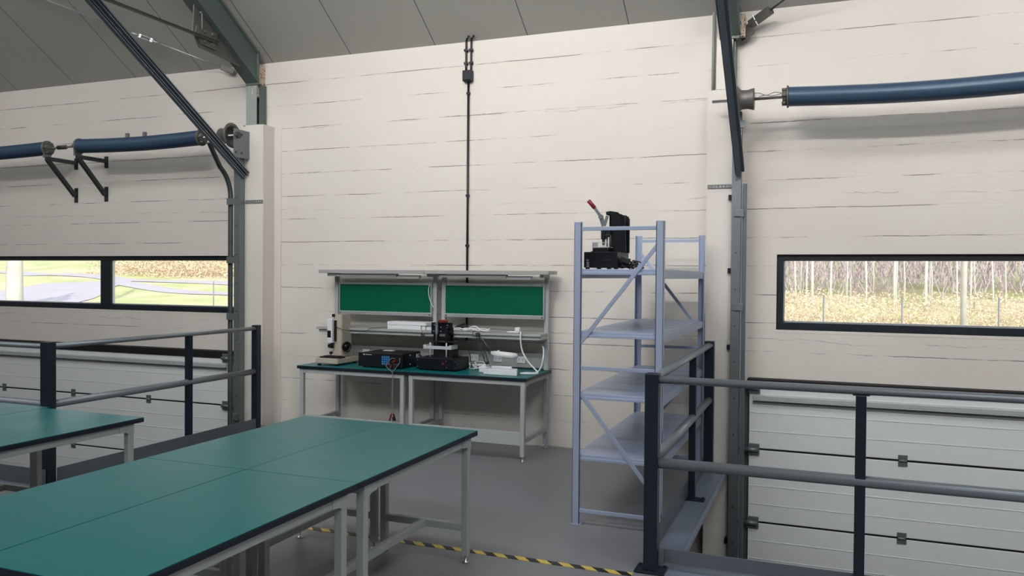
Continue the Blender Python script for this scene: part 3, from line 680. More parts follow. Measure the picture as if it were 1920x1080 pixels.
table('work_table', -3.072, -2.469, 2.983, 4.262, 'green topped work table of the centre island, far left one facing the left railing', g)
table('work_table', -2.467, -1.865, 1.70, 2.981, 'green topped work table of the centre island, nearest on its right side', g)
table('work_table', -3.072, -2.470, 1.70, 2.981, 'green topped work table of the centre island cut by the lower left photo edge', g)
g = 'green topped tables of the left island'
table('work_table', -4.805, -3.945, 2.62, 3.82, 'green topped table with free right corner in front of the left railing', g)
table('work_table', -5.42, -4.810, 2.62, 3.86, 'green topped table at the left photo edge beside the corner railing post', g)

def bench(x0, x1, label, board, uprights, lampx, top_board, mid_shelf):
    t = table('workbench', x0, x1, 6.60, 7.295, label, 'workbenches against the wall', ix=.045, iy=.035, bars='U')
    # uprights
    for x in uprights: obj('upright', MB().box((x - .02, 7.20, .755), (x + .02, 7.24, 1.665), .003), 'paint_grey', t)
    bx0, bx1 = board; f = MB()
    f.box((bx0, 7.165, 1.55), (bx1, 7.195, 1.578), .003); f.box((bx0, 7.165, 1.238), (bx1, 7.195, 1.275), .003)
    f.box((bx0, 7.165, 1.27), (bx0 + .012, 7.195, 1.555), .002); f.box((bx1 - .012, 7.165, 1.27), (bx1, 7.195, 1.555), .002)
    bf = obj('board_frame', f, 'alu', t); obj('green_board', MB().box((bx0 + .01, 7.172, 1.272), (bx1 - .01, 7.19, 1.553)), 'board_green', bf)
    for x in (bx0 + .02, bx1 - .02):
        for z in (1.256, 1.565): obj('board_screw', MB().lathe((x, 7.166, z), (0, -1, 0), [(0, .008), (.008, .008)], 10), 'chrome', bf)
    obj('lamp_canopy', MB().box((top_board[0], 7.0, 1.664), (top_board[1], 7.26, 1.70), .003), 'board_grey', t)
    for x in uprights: obj('canopy_arm', MB().bar((x, 7.06, 1.65), (x, 7.24, 1.65), .035, .03), 'paint_grey', t)
    l = MB(); l.box((lampx[0], 7.03, 1.632), (lampx[1], 7.09, 1.662), .004); lp = obj('bench_lamp', l, 'board_grey', t)
    l = MB(); l.box((lampx[1] - .02, 7.06, 1.615), (lampx[1] + .24, 7.12, 1.648), .01); obj('lamp_end_housing', l, 'plastic_white', lp)
    s_ = MB(); s_.box((mid_shelf[0], 7.0, 1.085), (mid_shelf[1], 7.28, 1.108), .003); obj('shelf_board', s_, 'board_grey', t)
    m = MB()
    m.box((mid_shelf[0] + .02, 7.02, 1.052), (mid_shelf[1] - .02, 7.045, 1.084), .002)
    for x in uprights: m.bar((x, 7.02, 1.068), (x, 7.24, 1.068), .03, .03)
    obj('shelf_support', m, 'paint_grey', t)
    obj('socket_trunking', MB().box((x0 + .03, 7.255, .765), (x1 - .03, 7.285, .905), .003), 'board_grey', t)
    return t
bench(-4.845, -3.632, 'left workbench at the wall with green board and beige instrument on it', (-4.735, -3.652), (-4.79, -3.632), (-4.77, -3.98), (-4.875, -3.652), (-4.90, -3.672))
b2 = bench(-3.628, -2.425, 'right workbench at the wall with green board and magnifier lamp on it', (-3.508, -2.462), (-3.535, -2.452), (-3.50, -2.80), (-3.648, -2.365), (-3.668, -2.44))
# sockets
def socket(x, z, lab):
    t = thing('wall_socket', lab, 'socket', (x, 7.255, z), 'white sockets on the bench trunking')
    obj('cover_plate', MB().box((x - .043, 7.243, z - .033), (x + .043, 7.254, z + .033), .004), 'plastic_white', t)
    m = MB()
    for dx in (-.02, .02):
        for a, c_ in ((-.006, .006), (.006, .006), (0, -.008)): m.box((x + dx + a - .0018, 7.2415, z + c_ - .005), (x + dx + a + .0018, 7.2435, z + c_ + .005))
    obj('socket_slots', m, 'black', t)
    return t
for x, lab in ((-3.215, 'white wall socket just right of the black test fixture'), (-2.965, 'white wall socket partly behind the magnifier lamp head'), (-2.72, 'white wall socket nearest the right end of the bench'), (-4.45, 'white wall socket above the left end of the black instrument')):
    socket(x, .84, lab)

# ------------------------------------------------------------------ rack
t = thing('storage_rack', 'tall pale blue four shelf metal storage rack beside the right railing', 'rack', (-1.245, 6.03, 0))
rx0, rx1, ry0, ry1 = -1.545, -.952, 5.10, 6.99
def upr(x, y, sx, sy, zb0=0):
    m = MB(); m.box((x, y, .004), (x + sx * .05, y + sy * .004, 2.01), .001); m.box((x, y, .004), (x + sx * .004, y + sy * .05, 2.01), .001)
    m.box((x + sx * .044, y, .004), (x + sx * .05, y + sy * .022, 2.01), .001)
    p = obj('upright', m, 'rack', t)
    n = MB(); n.box((x - sx * .01, y - sy * .01, 0), (x + sx * .06, y + sy * .06, .006), .001); obj('foot_plate', n, 'rack', p)
    h = MB()
    for i in range(38): z = .08 + i * .05; h.box((x + sx * .022, y - sy * .001, z - .006), (x + sx * .028, y + sy * .0005, z + .006))
    return p
for x, sx in ((rx0, 1), (rx1, -1)):
    for y, sy in ((ry0, 1), (ry1, -1)): upr(x, y, sx, sy)
for y, fl in ((ry0 + .012, 0), (ry1 - .012, 1)):
    for z in (1.965, 1.045, .095): obj('cross_bar', MB().box((rx0 + .048, y - .008, z - .0125), (rx1 - .048, y + .008, z + .0125), .002), 'rack', t)
    a, c_ = (rx0 + .03, rx1 - .03)
    obj('diagonal_brace', MB().bar(((a if not fl else c_), y, 1.19), ((c_ if not fl else a), y, 1.87), .012, .026, (0, 0, 1)), 'rack', t)
    obj('diagonal_brace', MB().bar(((a if not fl else c_), y, .90), ((c_ if not fl else a), y, .22), .012, .026, (0, 0, 1)), 'rack', t)
for z in (1.700, 1.285, .875, .468):
    m = MB(); m.box((rx0 + .022, ry0 + .024, z - .006), (rx1 - .022, ry1 - .024, z), .001); m.box((rx0 + .05, ry0 + .022, z - .034), (rx1 - .05, ry0 + .026, z - .003), .001)
    m.box((rx0 + .05, ry1 - .026, z - .034), (rx1 - .05, ry1 - .022, z - .003), .001)
    # panel seams
    for k in range(1, 6): yy = ry0 + (ry1 - ry0) * k / 6; m.box((rx0 + .03, yy - .002, z - .003), (rx1 - .03, yy + .002, z + .0012))
    s_ = obj('shelf', m, 'rack', t)
    for x in (rx0 + .006, rx1 - .022):
        n = MB(); n.box((x, ry0 + .05, z - .062), (x + .016, ry1 - .05, z - .006), .002); n.box((x - .002, ry0 + .05, z - .036), (x + .018, ry1 - .05, z - .030), .001)
        obj('shelf_beam', n, 'rack', s_)
    n = MB(); n.box((rx0 + .05, ry0 + .012, z - .038), (rx1 - .05, ry0 + .022, z - .020), .002); obj('front_lip', n, 'rack', s_)

# ------------------------------------------------------------------ press fixture on the rack
def toggle(t, o, s=1.0, lean=1):
    """toggle clamp: red grip, steel lever, plunger; o = top of plunger"""
    o = V(o)
    p1 = o + V((-.03, 0, .11)) * s; p2 = o + V((-.095, 0, .20)) * s; p3 = o + V((-.155, -.01, .27)) * s
    m = MB(); m.bar(o + V((.0, 0, .02)) * s, p1, .012, .03, (1, 0, 0)); m.bar(p1, p2, .012, .02, (1, 0, 0)); m.lathe(p1 + V((0, -.014, 0)), (0, 1, 0), [(0, .016), (.028, .016)], 12)
    m.bar(o + V((.035, 0, .12)) * s, o + V((.005, 0, .02)) * s, .01, .02, (1, 0, 0)); lv = obj('clamp_lever', m, 'galv', t)
    d = (p3 - p2); m = MB(); m.tube([p2 - d * .08, p2, p2 + d * .5, p3 - d * .05, p3], [.010, .0145, .0135, .0155, .008], 14); obj('red_grip', m, 'red', lv)
t = thing('press_fixture', 'black hand press fixture with red lever handle on the rack top', 'fixture', (-1.41, 5.45, 1.70))
zb = 1.70
m = MB(); m.box((-1.53, 5.28, zb + .012), (-1.298, 5.62, zb + .118), .003); m.box((-1.40, 5.275, zb + .05), (-1.335, 5.281, zb + .068), .001)
for x in (-1.51, -1.43, -1.36, -1.31): m.box((x - .012, 5.29, zb), (x + .012, 5.32, zb + .013), .003)
bs = obj('base_box', m, 'black_metal', t)
m = MB(); m.box((-1.508, 5.27, zb + .012), (-1.490, 5.281, zb + .05), .002); m.lathe((-1.499, 5.272, zb + .06), (0, -1, 0), [(0, .008), (.01, .008)], 10); obj('latch', m, 'chrome', bs)
m = MB()
yq = 5.48
m.prism([(-1.405, yq, zb + .118), (-1.405, yq, zb + .375), (-1.43, yq, zb + .385), (-1.43, yq, zb + .405), (-1.40, yq, zb + .41), (-1.345, yq, zb + .40), (-1.33, yq, zb + .385), (-1.33, yq, zb + .118)], (0, .012, 0))
m.box((-1.405, yq, zb + .118), (-1.393, yq + .10, zb + .385), .002)
m.prism([(-1.33, yq, zb + .118), (-1.33, yq, zb + .39), (-1.30, yq + .02, zb + .375), (-1.29, yq + .02, zb + .118)], (0, .012, 0))
m.prism([(-1.335, yq + .10, zb + .118), (-1.335, yq + .10, zb + .385), (-1.31, yq + .10, zb + .385), (-1.285, yq + .10, zb + .36), (-1.285, yq + .10, zb + .118)], (0, .012, 0)); m.box((-1.405, yq + .09, zb + .118), (-1.29, yq + .102, zb + .375))
obj('column', m, 'black_metal', t)
m = MB(); m.box((-1.455, 5.44, zb + .21), (-1.425, 5.48, zb + .30), .004); m.box((-1.45, 5.445, zb + .225), (-1.395, 5.478, zb + .245), .003); m.box((-1.435, 5.45, zb + .23), (-1.39, 5.49, zb + .30), .003)
obj('clamp_head', m, 'black', t)
m = MB(); m.tube([(-1.44, 5.46, zb + .17), (-1.44, 5.46, zb + .23)], .011); m.tube([(-1.415, 5.46, zb + .125), (-1.415, 5.46, zb + .24)], .005); m.tube([(-1.38, 5.42, zb + .125), (-1.38, 5.42, zb + .24)], .005); obj('plunger_rod', m, 'steel_dark', t)
toggle(t, (-1.44, 5.46, zb + .29), .72)
m = MB(); m.box((-1.495, 5.36, zb + .150), (-1.38, 5.50, zb + .156), .001)
for i in range(9):
    x = -1.49 + i * .0133; m.tube([(x, 5.37, zb + .156), (x, 5.37, zb + .185)], .0016, 6)
m.box((-1.495, 5.365, zb + .184), (-1.385, 5.372, zb + .188)); m.box((-1.495, 5.36, zb + .150), (-1.492, 5.5, zb + .188)); 
obj('probe_plate', m, 'acrylic', t)
m = MB(); m.box((-1.49, 5.35, zb + .118), (-1.39, 5.5, zb + .149), .003); m.box((-1.50, 5.35, zb + .118), (-1.38, 5.5, zb + .126), .002)
for x in (-1.405, -1.385): m.tube([(x, 5.36, zb + .118), (x, 5.36, zb + .15)], .006)
obj('nest_block', m, 'black', t)
rnd = random.Random(11); t = thing('cable_bundle', 'tangled dark cables lying on the rack top beside the press fixture', 'cable', (-1.24, 5.42, 1.70)); m = MB()
for i in range(9):
    c0 = V((-1.25 + rnd.uniform(-.03, .03), 5.40 + rnd.uniform(-.04, .05), zb + .03)); pts = []
    for k in range(7): pts.append(c0 + V((math.cos(k * 1.1 + i) * rnd.uniform(.02, .045), math.sin(k * 1.1 + i) * .04, rnd.uniform(-.025, .035))))
    m.tube(curve_pts(pts, 5), .0035, 6)
m.tube(curve_pts([(-1.22, 5.4, zb + .03), (-1.19, 5.38, zb + .055), (-1.15, 5.36, zb + .045), (-1.135, 5.35, zb + .02), (-1.145, 5.34, zb + .008)], 6), .004, 8)
obj('cables', m, 'black', t)
m = MB(); m.bar((-1.29, 5.37, zb + .075), (-1.235, 5.36, zb + .055), .04, .035, (0, 0, 1)); m.bar((-1.15, 5.345, zb + .012), (-1.13, 5.34, zb + .01), .014, .014); m.bar((-1.16, 5.38, zb + .04), (-1.14, 5.375, zb + .045), .014, .014); obj('cable_plug', m, 'steel_dark', t)

# ------------------------------------------------------------------ bench items
z = .75
t = thing('hardness_gauge_stand', 'beige measuring stand with black handwheel on the left workbench', 'instrument', (-4.56, 6.9, z))
m = MB(); m.prism([(-4.70, 6.70, z + .018), (-4.44, 6.70, z + .018), (-4.425, 7.08, z + .018), (-4.70, 7.08, z + .018)], (0, 0, .052)); m.bm.edges.ensure_lookup_table()
bmesh.ops.bevel(m.bm, geom=m.bm.edges[:], offset=.006, segments=2, affect='EDGES')
bs = obj('base', m, 'beige', t)
m = MB()
for x, y in ((-4.67, 6.73), (-4.47, 6.73), (-4.67, 7.04), (-4.46, 7.04)): m.lathe((x, y, z), (0, 0, 1), [(0, .016), (.019, .018)], 14)
obj('rubber_foot', m, 'rubber', bs)
m = MB(); m.prism([(-4.60, 6.86, z + .07), (-4.60, 6.86, z + .50), (-4.60, 7.02, z + .50), (-4.60, 7.06, z + .07)], (.10, 0, 0))
bmesh.ops.bevel(m.bm, geom=m.bm.edges[:], offset=.008, segments=2, affect='EDGES'); col = obj('column', m, 'beige', t)
obj('slide_rail', MB().box((-4.58, 6.835, z + .23), (-4.555, 6.862, z + .44), .003), 'black', col)
obj('top_cap', MB().box((-4.60, 6.835, z + .475), (-4.575, 6.858, z + .505), .003), 'black', col)
m = MB(); m.box((-4.632, 6.80, z + .215), (-4.573, 6.87, z + .455), .006); hd = obj('gauge_head', m, 'plastic_white', t); hd['label'] = 'off white gauge head'
obj('display', MB().box((-4.626, 6.797, z + .27), (-4.586, 6.801, z + .34), .001), 'screen', hd)
m = MB(); m.lathe((-4.61, 6.83, z + .185), (0, -1, 0), [(-.02, .010), (0, .012), (.0, .02), (.02, .02)], 18); m.box((-4.605, 6.82, z + .16), (-4.58, 6.85, z + .215), .004); obj('locking_knob', m, 'black', hd)
m = MB(); m.tube([(-4.575, 6.79, z + .07), (-4.575, 6.79, z + .12)], .004); m.lathe((-4.575, 6.79, z + .105), (0, 0, 1), [(0, .01), (.008, .018), (.022, .018), (.03, .008)], 16); obj('anvil_knob', m, 'black', t)
m = MB(); m.box((-4.675, 6.74, z + .071), (-4.44, 6.84, z + .084), .003); m.box((-4.64, 6.75, z + .084), (-4.47, 6.83, z + .092), .002); obj('stage_plate', m, 'black', t)
m = MB(); wc = V((-4.478, 6.91, z + .175)); ax = V((1, -.55, 0)).normalized()
m.lathe(wc - ax * .03, ax, [(0, .014), (.03, .014), (.03, .045), (.034, .052), (.045, .052), (.049, .045), (.042, .040), (.038, .02), (.05, .018), (.05, .004)], 30); m.tube([wc + ax * .02 + V((.0, 0, -.045)), wc + ax * .055 + V((0, 0, -.045))], .007)
obj('handwheel', m, 'black', t)
# signal cable from gauge to shelf
m = MB(); m.tube(curve_pts([(-4.61, 6.84, z + .43), (-4.55, 6.84, z + .38), (-4.47, 6.86, z + .345), (-4.38, 6.95, z + .33), (-4.30, 6.99, z + .33), (-4.24, 6.98, z + .362), (-4.17, 7.01, z + .368), (-4.12, 7.07, z + .372), (-4.09, 7.12, z + .378)], 7), .0028, 6)
tag(obj('thin_cable', m, 'black', origin=(-4.3, 6.98, 1.0)), 'thin black cable from the beige stand up to the white box on the shelf', 'cable')

t = thing('test_instrument', 'wide black electronic test instrument with blue keypad on the left workbench', 'instrument', (-3.975, 6.95, z))
x0, x1, y0, y1 = -4.225, -3.735, 6.735, 7.12
m = MB(); m.box((x0 + .012, y0 + .012, z + .014), (x1 - .012, y1, z + .142), .004)
for x in (x0 + .05, x1 - .05):
    for y in (y0 + .04, y1 - .04): m.lathe((x, y, z), (0, 0, 1), [(0, .014), (.016, .014)], 12)
bd = obj('case', m, 'black_metal', t)
fp = obj('front_panel', MB().box((x0, y0, z + .010), (x1, y0 + .014, z + .145), .004), 'black', t)
obj('screen', MB().box((x0 + .085, y0 - .002, z + .03), (x0 + .205, y0 + .002, z + .115), .001), 'screen', fp)
m = MB()
for i in range(4):
    for j in range(4): m.box((x0 + .262 + i * .0225, y0 - .004, z + .036 + j * .0215), (x0 + .280 + i * .0225, y0 + .001, z + .053 + j * .0215), .001)
obj('keypad', m, 'yellow_led', fp)['label'] = 'blue keypad buttons'
m = MB(); m.lathe((x0 + .035, y0 + .002, z + .105), (0, -1, 0), [(0, .018), (.001, .018)], 20); obj('rack_ear_screws', m, 'screen', fp)
m = MB(); m.box((x0 + .055, y0 - .001, z + .122), (x0 + .07, y0 + .001, z + .131)); m.box((x0 + .08, y0 - .001, z + .124), (x0 + .15, y0 + .001, z + .128)); obj('printed_mark', m, 'plastic_white', fp)
m = MB()
for z_ in (.035, .12): m.box((x1 - .030, y0 + .16, z + z_ - .006), (x1 - .010, y0 + .18, z + z_ + .006), .001)
m.box((x1 - .012, y1 - .09, z + .085), (x1 - .009, y1 - .03, z + .12)); obj('side_connector', m, 'plastic_white', bd)
# test leads with clips
t = thing('test_leads', 'grey test leads with red and black clips hanging over the bench edge', 'cable', (-3.735, 6.57, .3))
xc = -3.79
m = MB()
for s_ in (-1, 1):
    m.tube(curve_pts([(xc + .02 * s_, 6.73, z + .095), (xc + .045 * s_, 6.70, z + .105), (xc + .062 * s_, 6.66, z + .07), (xc + .058 * s_, 6.62, z + .04), (xc + .03 * s_ + .02, 6.59, z + .012), (xc + .035, 6.578, z - .02), (xc + .038 + .004 * s_, 6.575, z - .12), (xc + .034 + .006 * s_, 6.574, z - .30), (xc + .040 + .008 * s_, 6.574, z - .40)], 7), .0035, 7)
obj('lead', m, 'cable_grey', t)
for s_, mm_ in ((-1, 'red'), (1, 'black')):
    nm = 'red clip' if mm_ == 'red' else 'black clip'
    obj('clip', MB().tube([(xc + .02 * s_, 6.728, z + .075), (xc + .02 * s_, 6.69, z + .075)], .011), mm_, t)['label'] = nm
    obj('clip', MB().tube([(xc + .058 * s_, 6.665, z + .075), (xc + .062 * s_, 6.64, z + .035)], .0055, 8), mm_, t)['label'] = nm
    obj('clip', MB().tube([(xc + .016 * s_ + .005, 6.635, z + .05), (xc + .02 * s_ + .015, 6.60, z + .02)], .006, 8), mm_, t)['label'] = nm
    m = MB(); m.bar((xc + .04 + .010 * s_, 6.574, z - .40), (xc + .04 + .030 * s_, 6.574, z - .465), .014, .012, (0, 1, 0)); m.bar((xc + .032 + .012 * s_, 6.574, z - .43), (xc + .028 + .022 * s_, 6.572, z - .468), .012, .010, (0, 1, 0))
    obj('clip', m, mm_, t)['label'] = nm
m = MB(); m.box((xc - .03, 6.70, z + .035), (xc + .03, 6.728, z + .055), .002); obj('crossbar', m, 'steel_dark', t)

t = thing('test_fixture', 'black test fixture with clamp head and red button on the right workbench', 'fixture', (-3.39, 6.9, z))
U = (-3.35, 1.4, -3.44); TU = (-3.395, 1.42, -3.412)
x0, x1, y0, y1 = -3.605, -3.19, 6.77, 7.06
m = MB(); m.box((x0, y0, z + .012), (x1, y1, z + .118), .004)
for x in (x0 + .03, x1 - .03):
    for y in (y0 + .03, y1 - .03): m.lathe((x, y, z), (0, 0, 1), [(0, .012), (.014, .012)], 12)
bs = obj('base_box', m, 'black_metal', t)
m = MB()
for x in (x0 + .012, x1 - .10, x1 - .012):
    for zz in (.035, .095): m.lathe((x, y0 + .001, z + zz), (0, -1, 0), [(0, .005), (.004, .005)], 8)
obj('case_screws', m, 'chrome', bs)
m = MB(); m.lathe((x1 - .135, y0 + .001, z + .07), (0, -1, 0), [(0, .011), (.008, .010)], 16); obj('push_button', m, 'red', bs)
m = MB(); m.box((-3.42, 6.99, z + .118), (-3.27, 7.005, z + .40), .003); m.box((-3.425, 6.955, z + .33), (-3.265, 6.975, z + .445), .004); m.box((-3.30, 6.90, z + .118), (-3.285, 7.0, z + .40), .003); m.box((-3.40, 6.955, z + .27), (-3.28, 6.97, z + .33), .003)
m.sx(*U); obj('back_plate', m, 'black_metal', t)
m = MB()
for x, zz in ((-3.40, .42), (-3.30, .42), (-3.35, .40), (-3.35, .36), (-3.285, .36), (-3.405, .36)): m.lathe((x, 6.957, z + zz), (0, -1, 0), [(0, .007), (.005, .007)], 8)
m.box((-3.36, 6.948, z + .31), (-3.29, 6.955, z + .335), .001); m.sx(*U); obj('plate_screws', m, 'chrome', t)
m = MB(); m.tube([(-3.375, 6.93, z + .24), (-3.375, 6.93, z + .42)], .006); m.bar((-3.375, 6.935, z + .34), (-3.375, 6.935, z + .45), .012, .022, (1, 0, 0)); m.sx(*U); cl = obj('clamp_lever', m, 'galv', t)
m = MB(); m.tube([(-3.365, 6.93, z + .455), (-3.345, 6.925, z + .462), (-3.30, 6.92, z + .462), (-3.285, 6.92, z + .46)], [.009, .013, .014, .009], 12); m.sx(*U); obj('red_grip', m, 'red', cl)
m = MB(); m.box((-3.44, 6.84, z + .262), (-3.27, 6.96, z + .272), .002); m.sx(*TU); obj('press_plate', m, 'black', t)
m = MB(); m.box((-3.50, 6.82, z + .198), (-3.29, 6.96, z + .206), .002); m.box((-3.50, 6.82, z + .206), (-3.48, 6.96, z + .238), .002); m.box((-3.31, 6.82, z + .206), (-3.29, 6.96, z + .238), .002); m.box((-3.48, 6.82, z + .206), (-3.31, 6.826, z + .23), .001)
for x in (-3.45, -3.33): m.tube([(x, 6.83, z + .118), (x, 6.83, z + .26)], .005)
m.sx(*TU); obj('acrylic_tray', m, 'acrylic', t)
m = MB(); m.box((-3.455, 6.84, z + .206), (-3.335, 6.94, z + .226), .002); m.box((-3.43, 6.84, z + .125), (-3.29, 6.98, z + .19), .004); m.box((-3.48, 6.80, z + .118), (-3.27, 6.98, z + .126), .002); m.sx(*TU); obj('nest_block', m, 'black', t)
m = MB(); m.tube(curve_pts([(-3.28, 6.99, z + .27), (-3.22, 7.0, z + .24), (-3.18, 7.02, z + .19), (-3.17, 7.05, z + .13), (-3.175, 7.07, z + .07)], 6), .003, 6); obj('fixture_cable', m, 'black', t)
m = MB(); m.tube(curve_pts([(-3.735, 7.05, z + .11), (-3.70, 7.02, z + .115), (-3.66, 7.0, z + .09), (-3.63, 7.0, z + .03), (-3.61, 7.0, z + .02)], 6), .005, 8)
tag(obj('thin_cable', m, 'black', origin=(-3.67, 7.0, z)), 'short black cable between the black instrument and the black test fixture', 'cable')
# white cable coil
rnd = random.Random(3); m = MB(); pts = []
for k in range(26): a = k * .85; pts.append((-3.03 + .075 * math.cos(a) * (1 + .2 * rnd.random()) - .0012 * k, 7.02 + .05 * math.sin(a), z + .008 + .035 * (1 + math.sin(a * 1.3)) * rnd.uniform(.5, 1)))
m.tube([(-3.18, 7.05, z + .06)] + curve_pts([(-3.165, 7.04, z + .03), (-3.14, 7.0, z + .01)] + pts + [(-2.95, 6.92, z + .01), (-2.92, 6.90, z + .012)], 5), .004, 7)
tag(obj('cable_coil', m, 'plastic_white', origin=(-3.05, 7.0, z)), 'loosely coiled white cable on the bench behind the white lamp base', 'cable')
# magnifier lamp
t = thing('magnifier_lamp', 'white magnifier lamp on folded spring arms on the right workbench', 'lamp', (-2.93, 6.88, z))
m = MB(); m.box((-2.985, 6.83, z + .001), (-2.90, 6.92, z + .055), .008); m.box((-2.965, 6.86, z + .055), (-2.925, 6.90, z + .075), .005); bs = obj('lamp_base', m, 'plastic_white', t)
E1 = V((-3.04, 6.93, 1.095)); 
m = MB()
for dx in (-.012, .012): m.bar((-2.92 + dx, 6.89 + dx, z + .07), E1 + V((dx - .005, dx, -.005)), .007, .007)
for dx in (-.014, .014): m.bar(E1 + V((0, dx, 0)), (-2.86, 6.88 + dx, .935), .007, .007)
m.lathe(E1 + V((0, -.02, 0)), (0, 1, 0), [(0, .018), (.04, .018)], 14); m.lathe((-2.925, 6.87, z + .085), (0, 1, 0), [(0, .014), (.04, .014)], 14); ar = obj('spring_arm', m, 'steel_dark', t)
m = MB()
for (p, q) in (((-2.935, 6.905, .86), (-3.0, 6.92, 1.02)), ((-3.01, 6.92, 1.075), (-2.93, 6.90, .995))):
    p = V(p); q = V(q); d = (q - p); o1 = d.orthogonal().normalized(); o2 = d.normalized().cross(o1); pts = []
    for k in range(14 * 8 + 1): a = k * math.pi / 4; pts.append(p + d * (k / 112) + (o1 * math.cos(a) + o2 * math.sin(a)) * .006)
    m.tube(pts, .0014, 5)
obj('tension_spring', m, 'chrome', ar)
hc = V((-2.735, 6.86, .922)); m = MB(); hx = V((1, -.0, -.06)).normalized()
m.lathe((0, 0, 0), (0, 0, 1), [(-.022, .088), (-.022, .112), (-.012, .122), (.012, .122), (.024, .108), (.026, .085), (.018, .080)], 44)
m.bm.transform(Matrix.Translation(hc) @ Matrix.Rotation(math.radians(4), 4, 'Y') @ Matrix.Rotation(math.radians(-6), 4, 'X') @ Matrix.Diagonal((1, .75, 1, 1)))
m.box((-2.872, 6.845, .92), (-2.84, 6.875, .95), .006); m.lathe((-2.80, 6.86, .945), (0, 0, 1), [(0, .012), (.012, .012), (.016, .008)], 14)
hd = obj('lamp_head', m, 'plastic_white', t)
m = MB(); m.lathe((0, 0, 0), (0, 0, 1), [(-.004, .079), (.006, .079)], 36); m.bm.transform(Matrix.Translation(hc) @ Matrix.Rotation(math.radians(4), 4, 'Y') @ Matrix.Rotation(math.radians(-6), 4, 'X') @ Matrix.Diagonal((1, .75, 1, 1))); obj('lens', m, 'acrylic', hd)
m = MB(); m.tube(curve_pts([(-2.865, 6.87, .95), (-2.88, 6.88, .975), (-2.905, 6.88, .975), (-2.905, 6.88, .93), (-2.88, 6.88, .925)], 6), .003, 6); m.tube(curve_pts([(-3.03, 6.92, 1.12), (-3.07, 6.91, 1.13), (-3.09, 6.92, 1.10), (-3.07, 6.93, 1.07), (-3.03, 6.92, 1.075), (-2.98, 6.9, 1.0), (-2.95, 6.88, .88)], 6), .003, 6); obj('lamp_cable', m, 'black', ar)
# white carton and plug cable
m = MB(); m.prism([(-2.885, 6.705, z + .001), (-2.90, 6.82, z + .001), (-2.60, 6.84, z + .001), (-2.555, 6.70, z + .001)], (0, 0, .052)); bmesh.ops.bevel(m.bm, geom=m.bm.edges[:], offset=.004, segments=2, affect='EDGES')
m.box((-2.86, 6.835, z + .03), (-2.66, 6.86, z + .066), .004)
tag(obj('foam_block', m, 'plastic_white', origin=(-2.73, 6.76, z)), 'flat white foam packing block at the front of the right workbench', 'packaging')
t = thing('power_cable', 'white power cable looping from the middle shelf down to the bench right end', 'cable', (-2.70, 7.08, 1.11))
zs = 1.109
m = MB(); m.tube(curve_pts([(-2.80, 7.06, zs + .008), (-2.74, 7.09, zs + .01), (-2.68, 7.06, zs + .008), (-2.64, 7.01, zs + .018), (-2.625, 6.975, zs + .012), (-2.622, 6.965, zs - .06), (-2.60, 6.96, zs - .16), (-2.54, 6.95, zs - .25), (-2.47, 6.93, zs - .31), (-2.43, 6.91, zs - .34), (-2.45, 6.90, z + .008), (-2.52, 6.86, z + .008), (-2.58, 6.86, z + .008), (-2.56, 6.93, z + .008), (-2.47, 6.98, z + .01), (-2.43, 7.0, z + .06), (-2.42, 7.03, z + .15), (-2.435, 7.08, z + .22), (-2.46, 7.12, z + .24)], 8), .007, 9)
obj('cable', m, 'plastic_white', t)
m = MB(); m.box((-2.80, 7.07, zs), (-2.69, 7.12, zs + .016), .006); m.box((-2.72, 7.06, zs + .014), (-2.67, 7.11, zs + .055), .01); obj('plug', m, 'plastic_white', t)
# shelf items
m = MB(); m.box((-4.075, 7.03, 1.1085), (-3.70, 7.20, 1.150), .004); m.box((-4.0, 7.027, 1.115), (-3.90, 7.031, 1.132), .001)
tag(obj('white_box', m, 'plastic_white', origin=(-3.94, 7.1, 1.108)), 'flat white box lying on the middle shelf, lower one of the pair', 'box')
m = MB(); m.box((-4.075, 7.03, 1.1515), (-3.64, 7.21, 1.185), .004)
tag(obj('white_box', m, 'plastic_white', origin=(-3.94, 7.1, 1.151)), 'flat white box on the middle shelf, stacked on the other box', 'box')
m = MB(); m.box((-3.695, 7.04, 1.1085), (-3.655, 7.12, 1.148), .004); tag(obj('power_adapter', m, 'plastic_white', origin=(-3.72, 7.08, 1.108)), 'small white adapter on the middle shelf touching the white boxes', 'adapter')
m = MB(); m.box((-3.65, 7.05, 1.1085), (-3.585, 7.11, 1.14), .005); tag(obj('power_adapter', m, 'plastic_white', origin=(-3.6, 7.08, 1.108)), 'small white adapter on the shelf just left of the black fixture head', 'adapter')
rnd = random.Random(8); m = MB()
for i in range(6):
    pts = [(-3.44 + .065 * k + rnd.uniform(-.01, .01), 7.08 + rnd.uniform(-.03, .03), zs + .008 + .022 * math.sin(k * .8 + i) ** 2) for k in range(8)]
    m.tube(curve_pts(pts, 5), .006, 7)
m.tube(curve_pts([(-3.2, 7.07, zs + .01), (-3.17, 7.08, zs + .045), (-3.12, 7.07, zs + .05), (-3.08, 7.06, zs + .02), (-3.0, 7.05, zs + .01)], 6), .007, 8)
tag(obj('cable_bundle', m, 'plastic_white', origin=(-3.2, 7.08, zs)), 'bundle of thick white cable lying on the middle shelf below the conduit', 'cable')
m = MB(); m.tube(curve_pts([(-3.40, 7.15, zs + .02), (-3.35, 7.18, zs + .05), (-3.28, 7.18, zs + .06), (-3.24, 7.16, zs + .02), (-3.2, 7.16, zs + .01)], 6), .008, 8); m.box((-3.36, 7.15, zs), (-3.26, 7.2, zs + .05), .01)
tag(obj('black_connector', m, 'black', origin=(-3.3, 7.17, zs)), 'black plug and cable behind the white cable bundle on the shelf', 'plug')
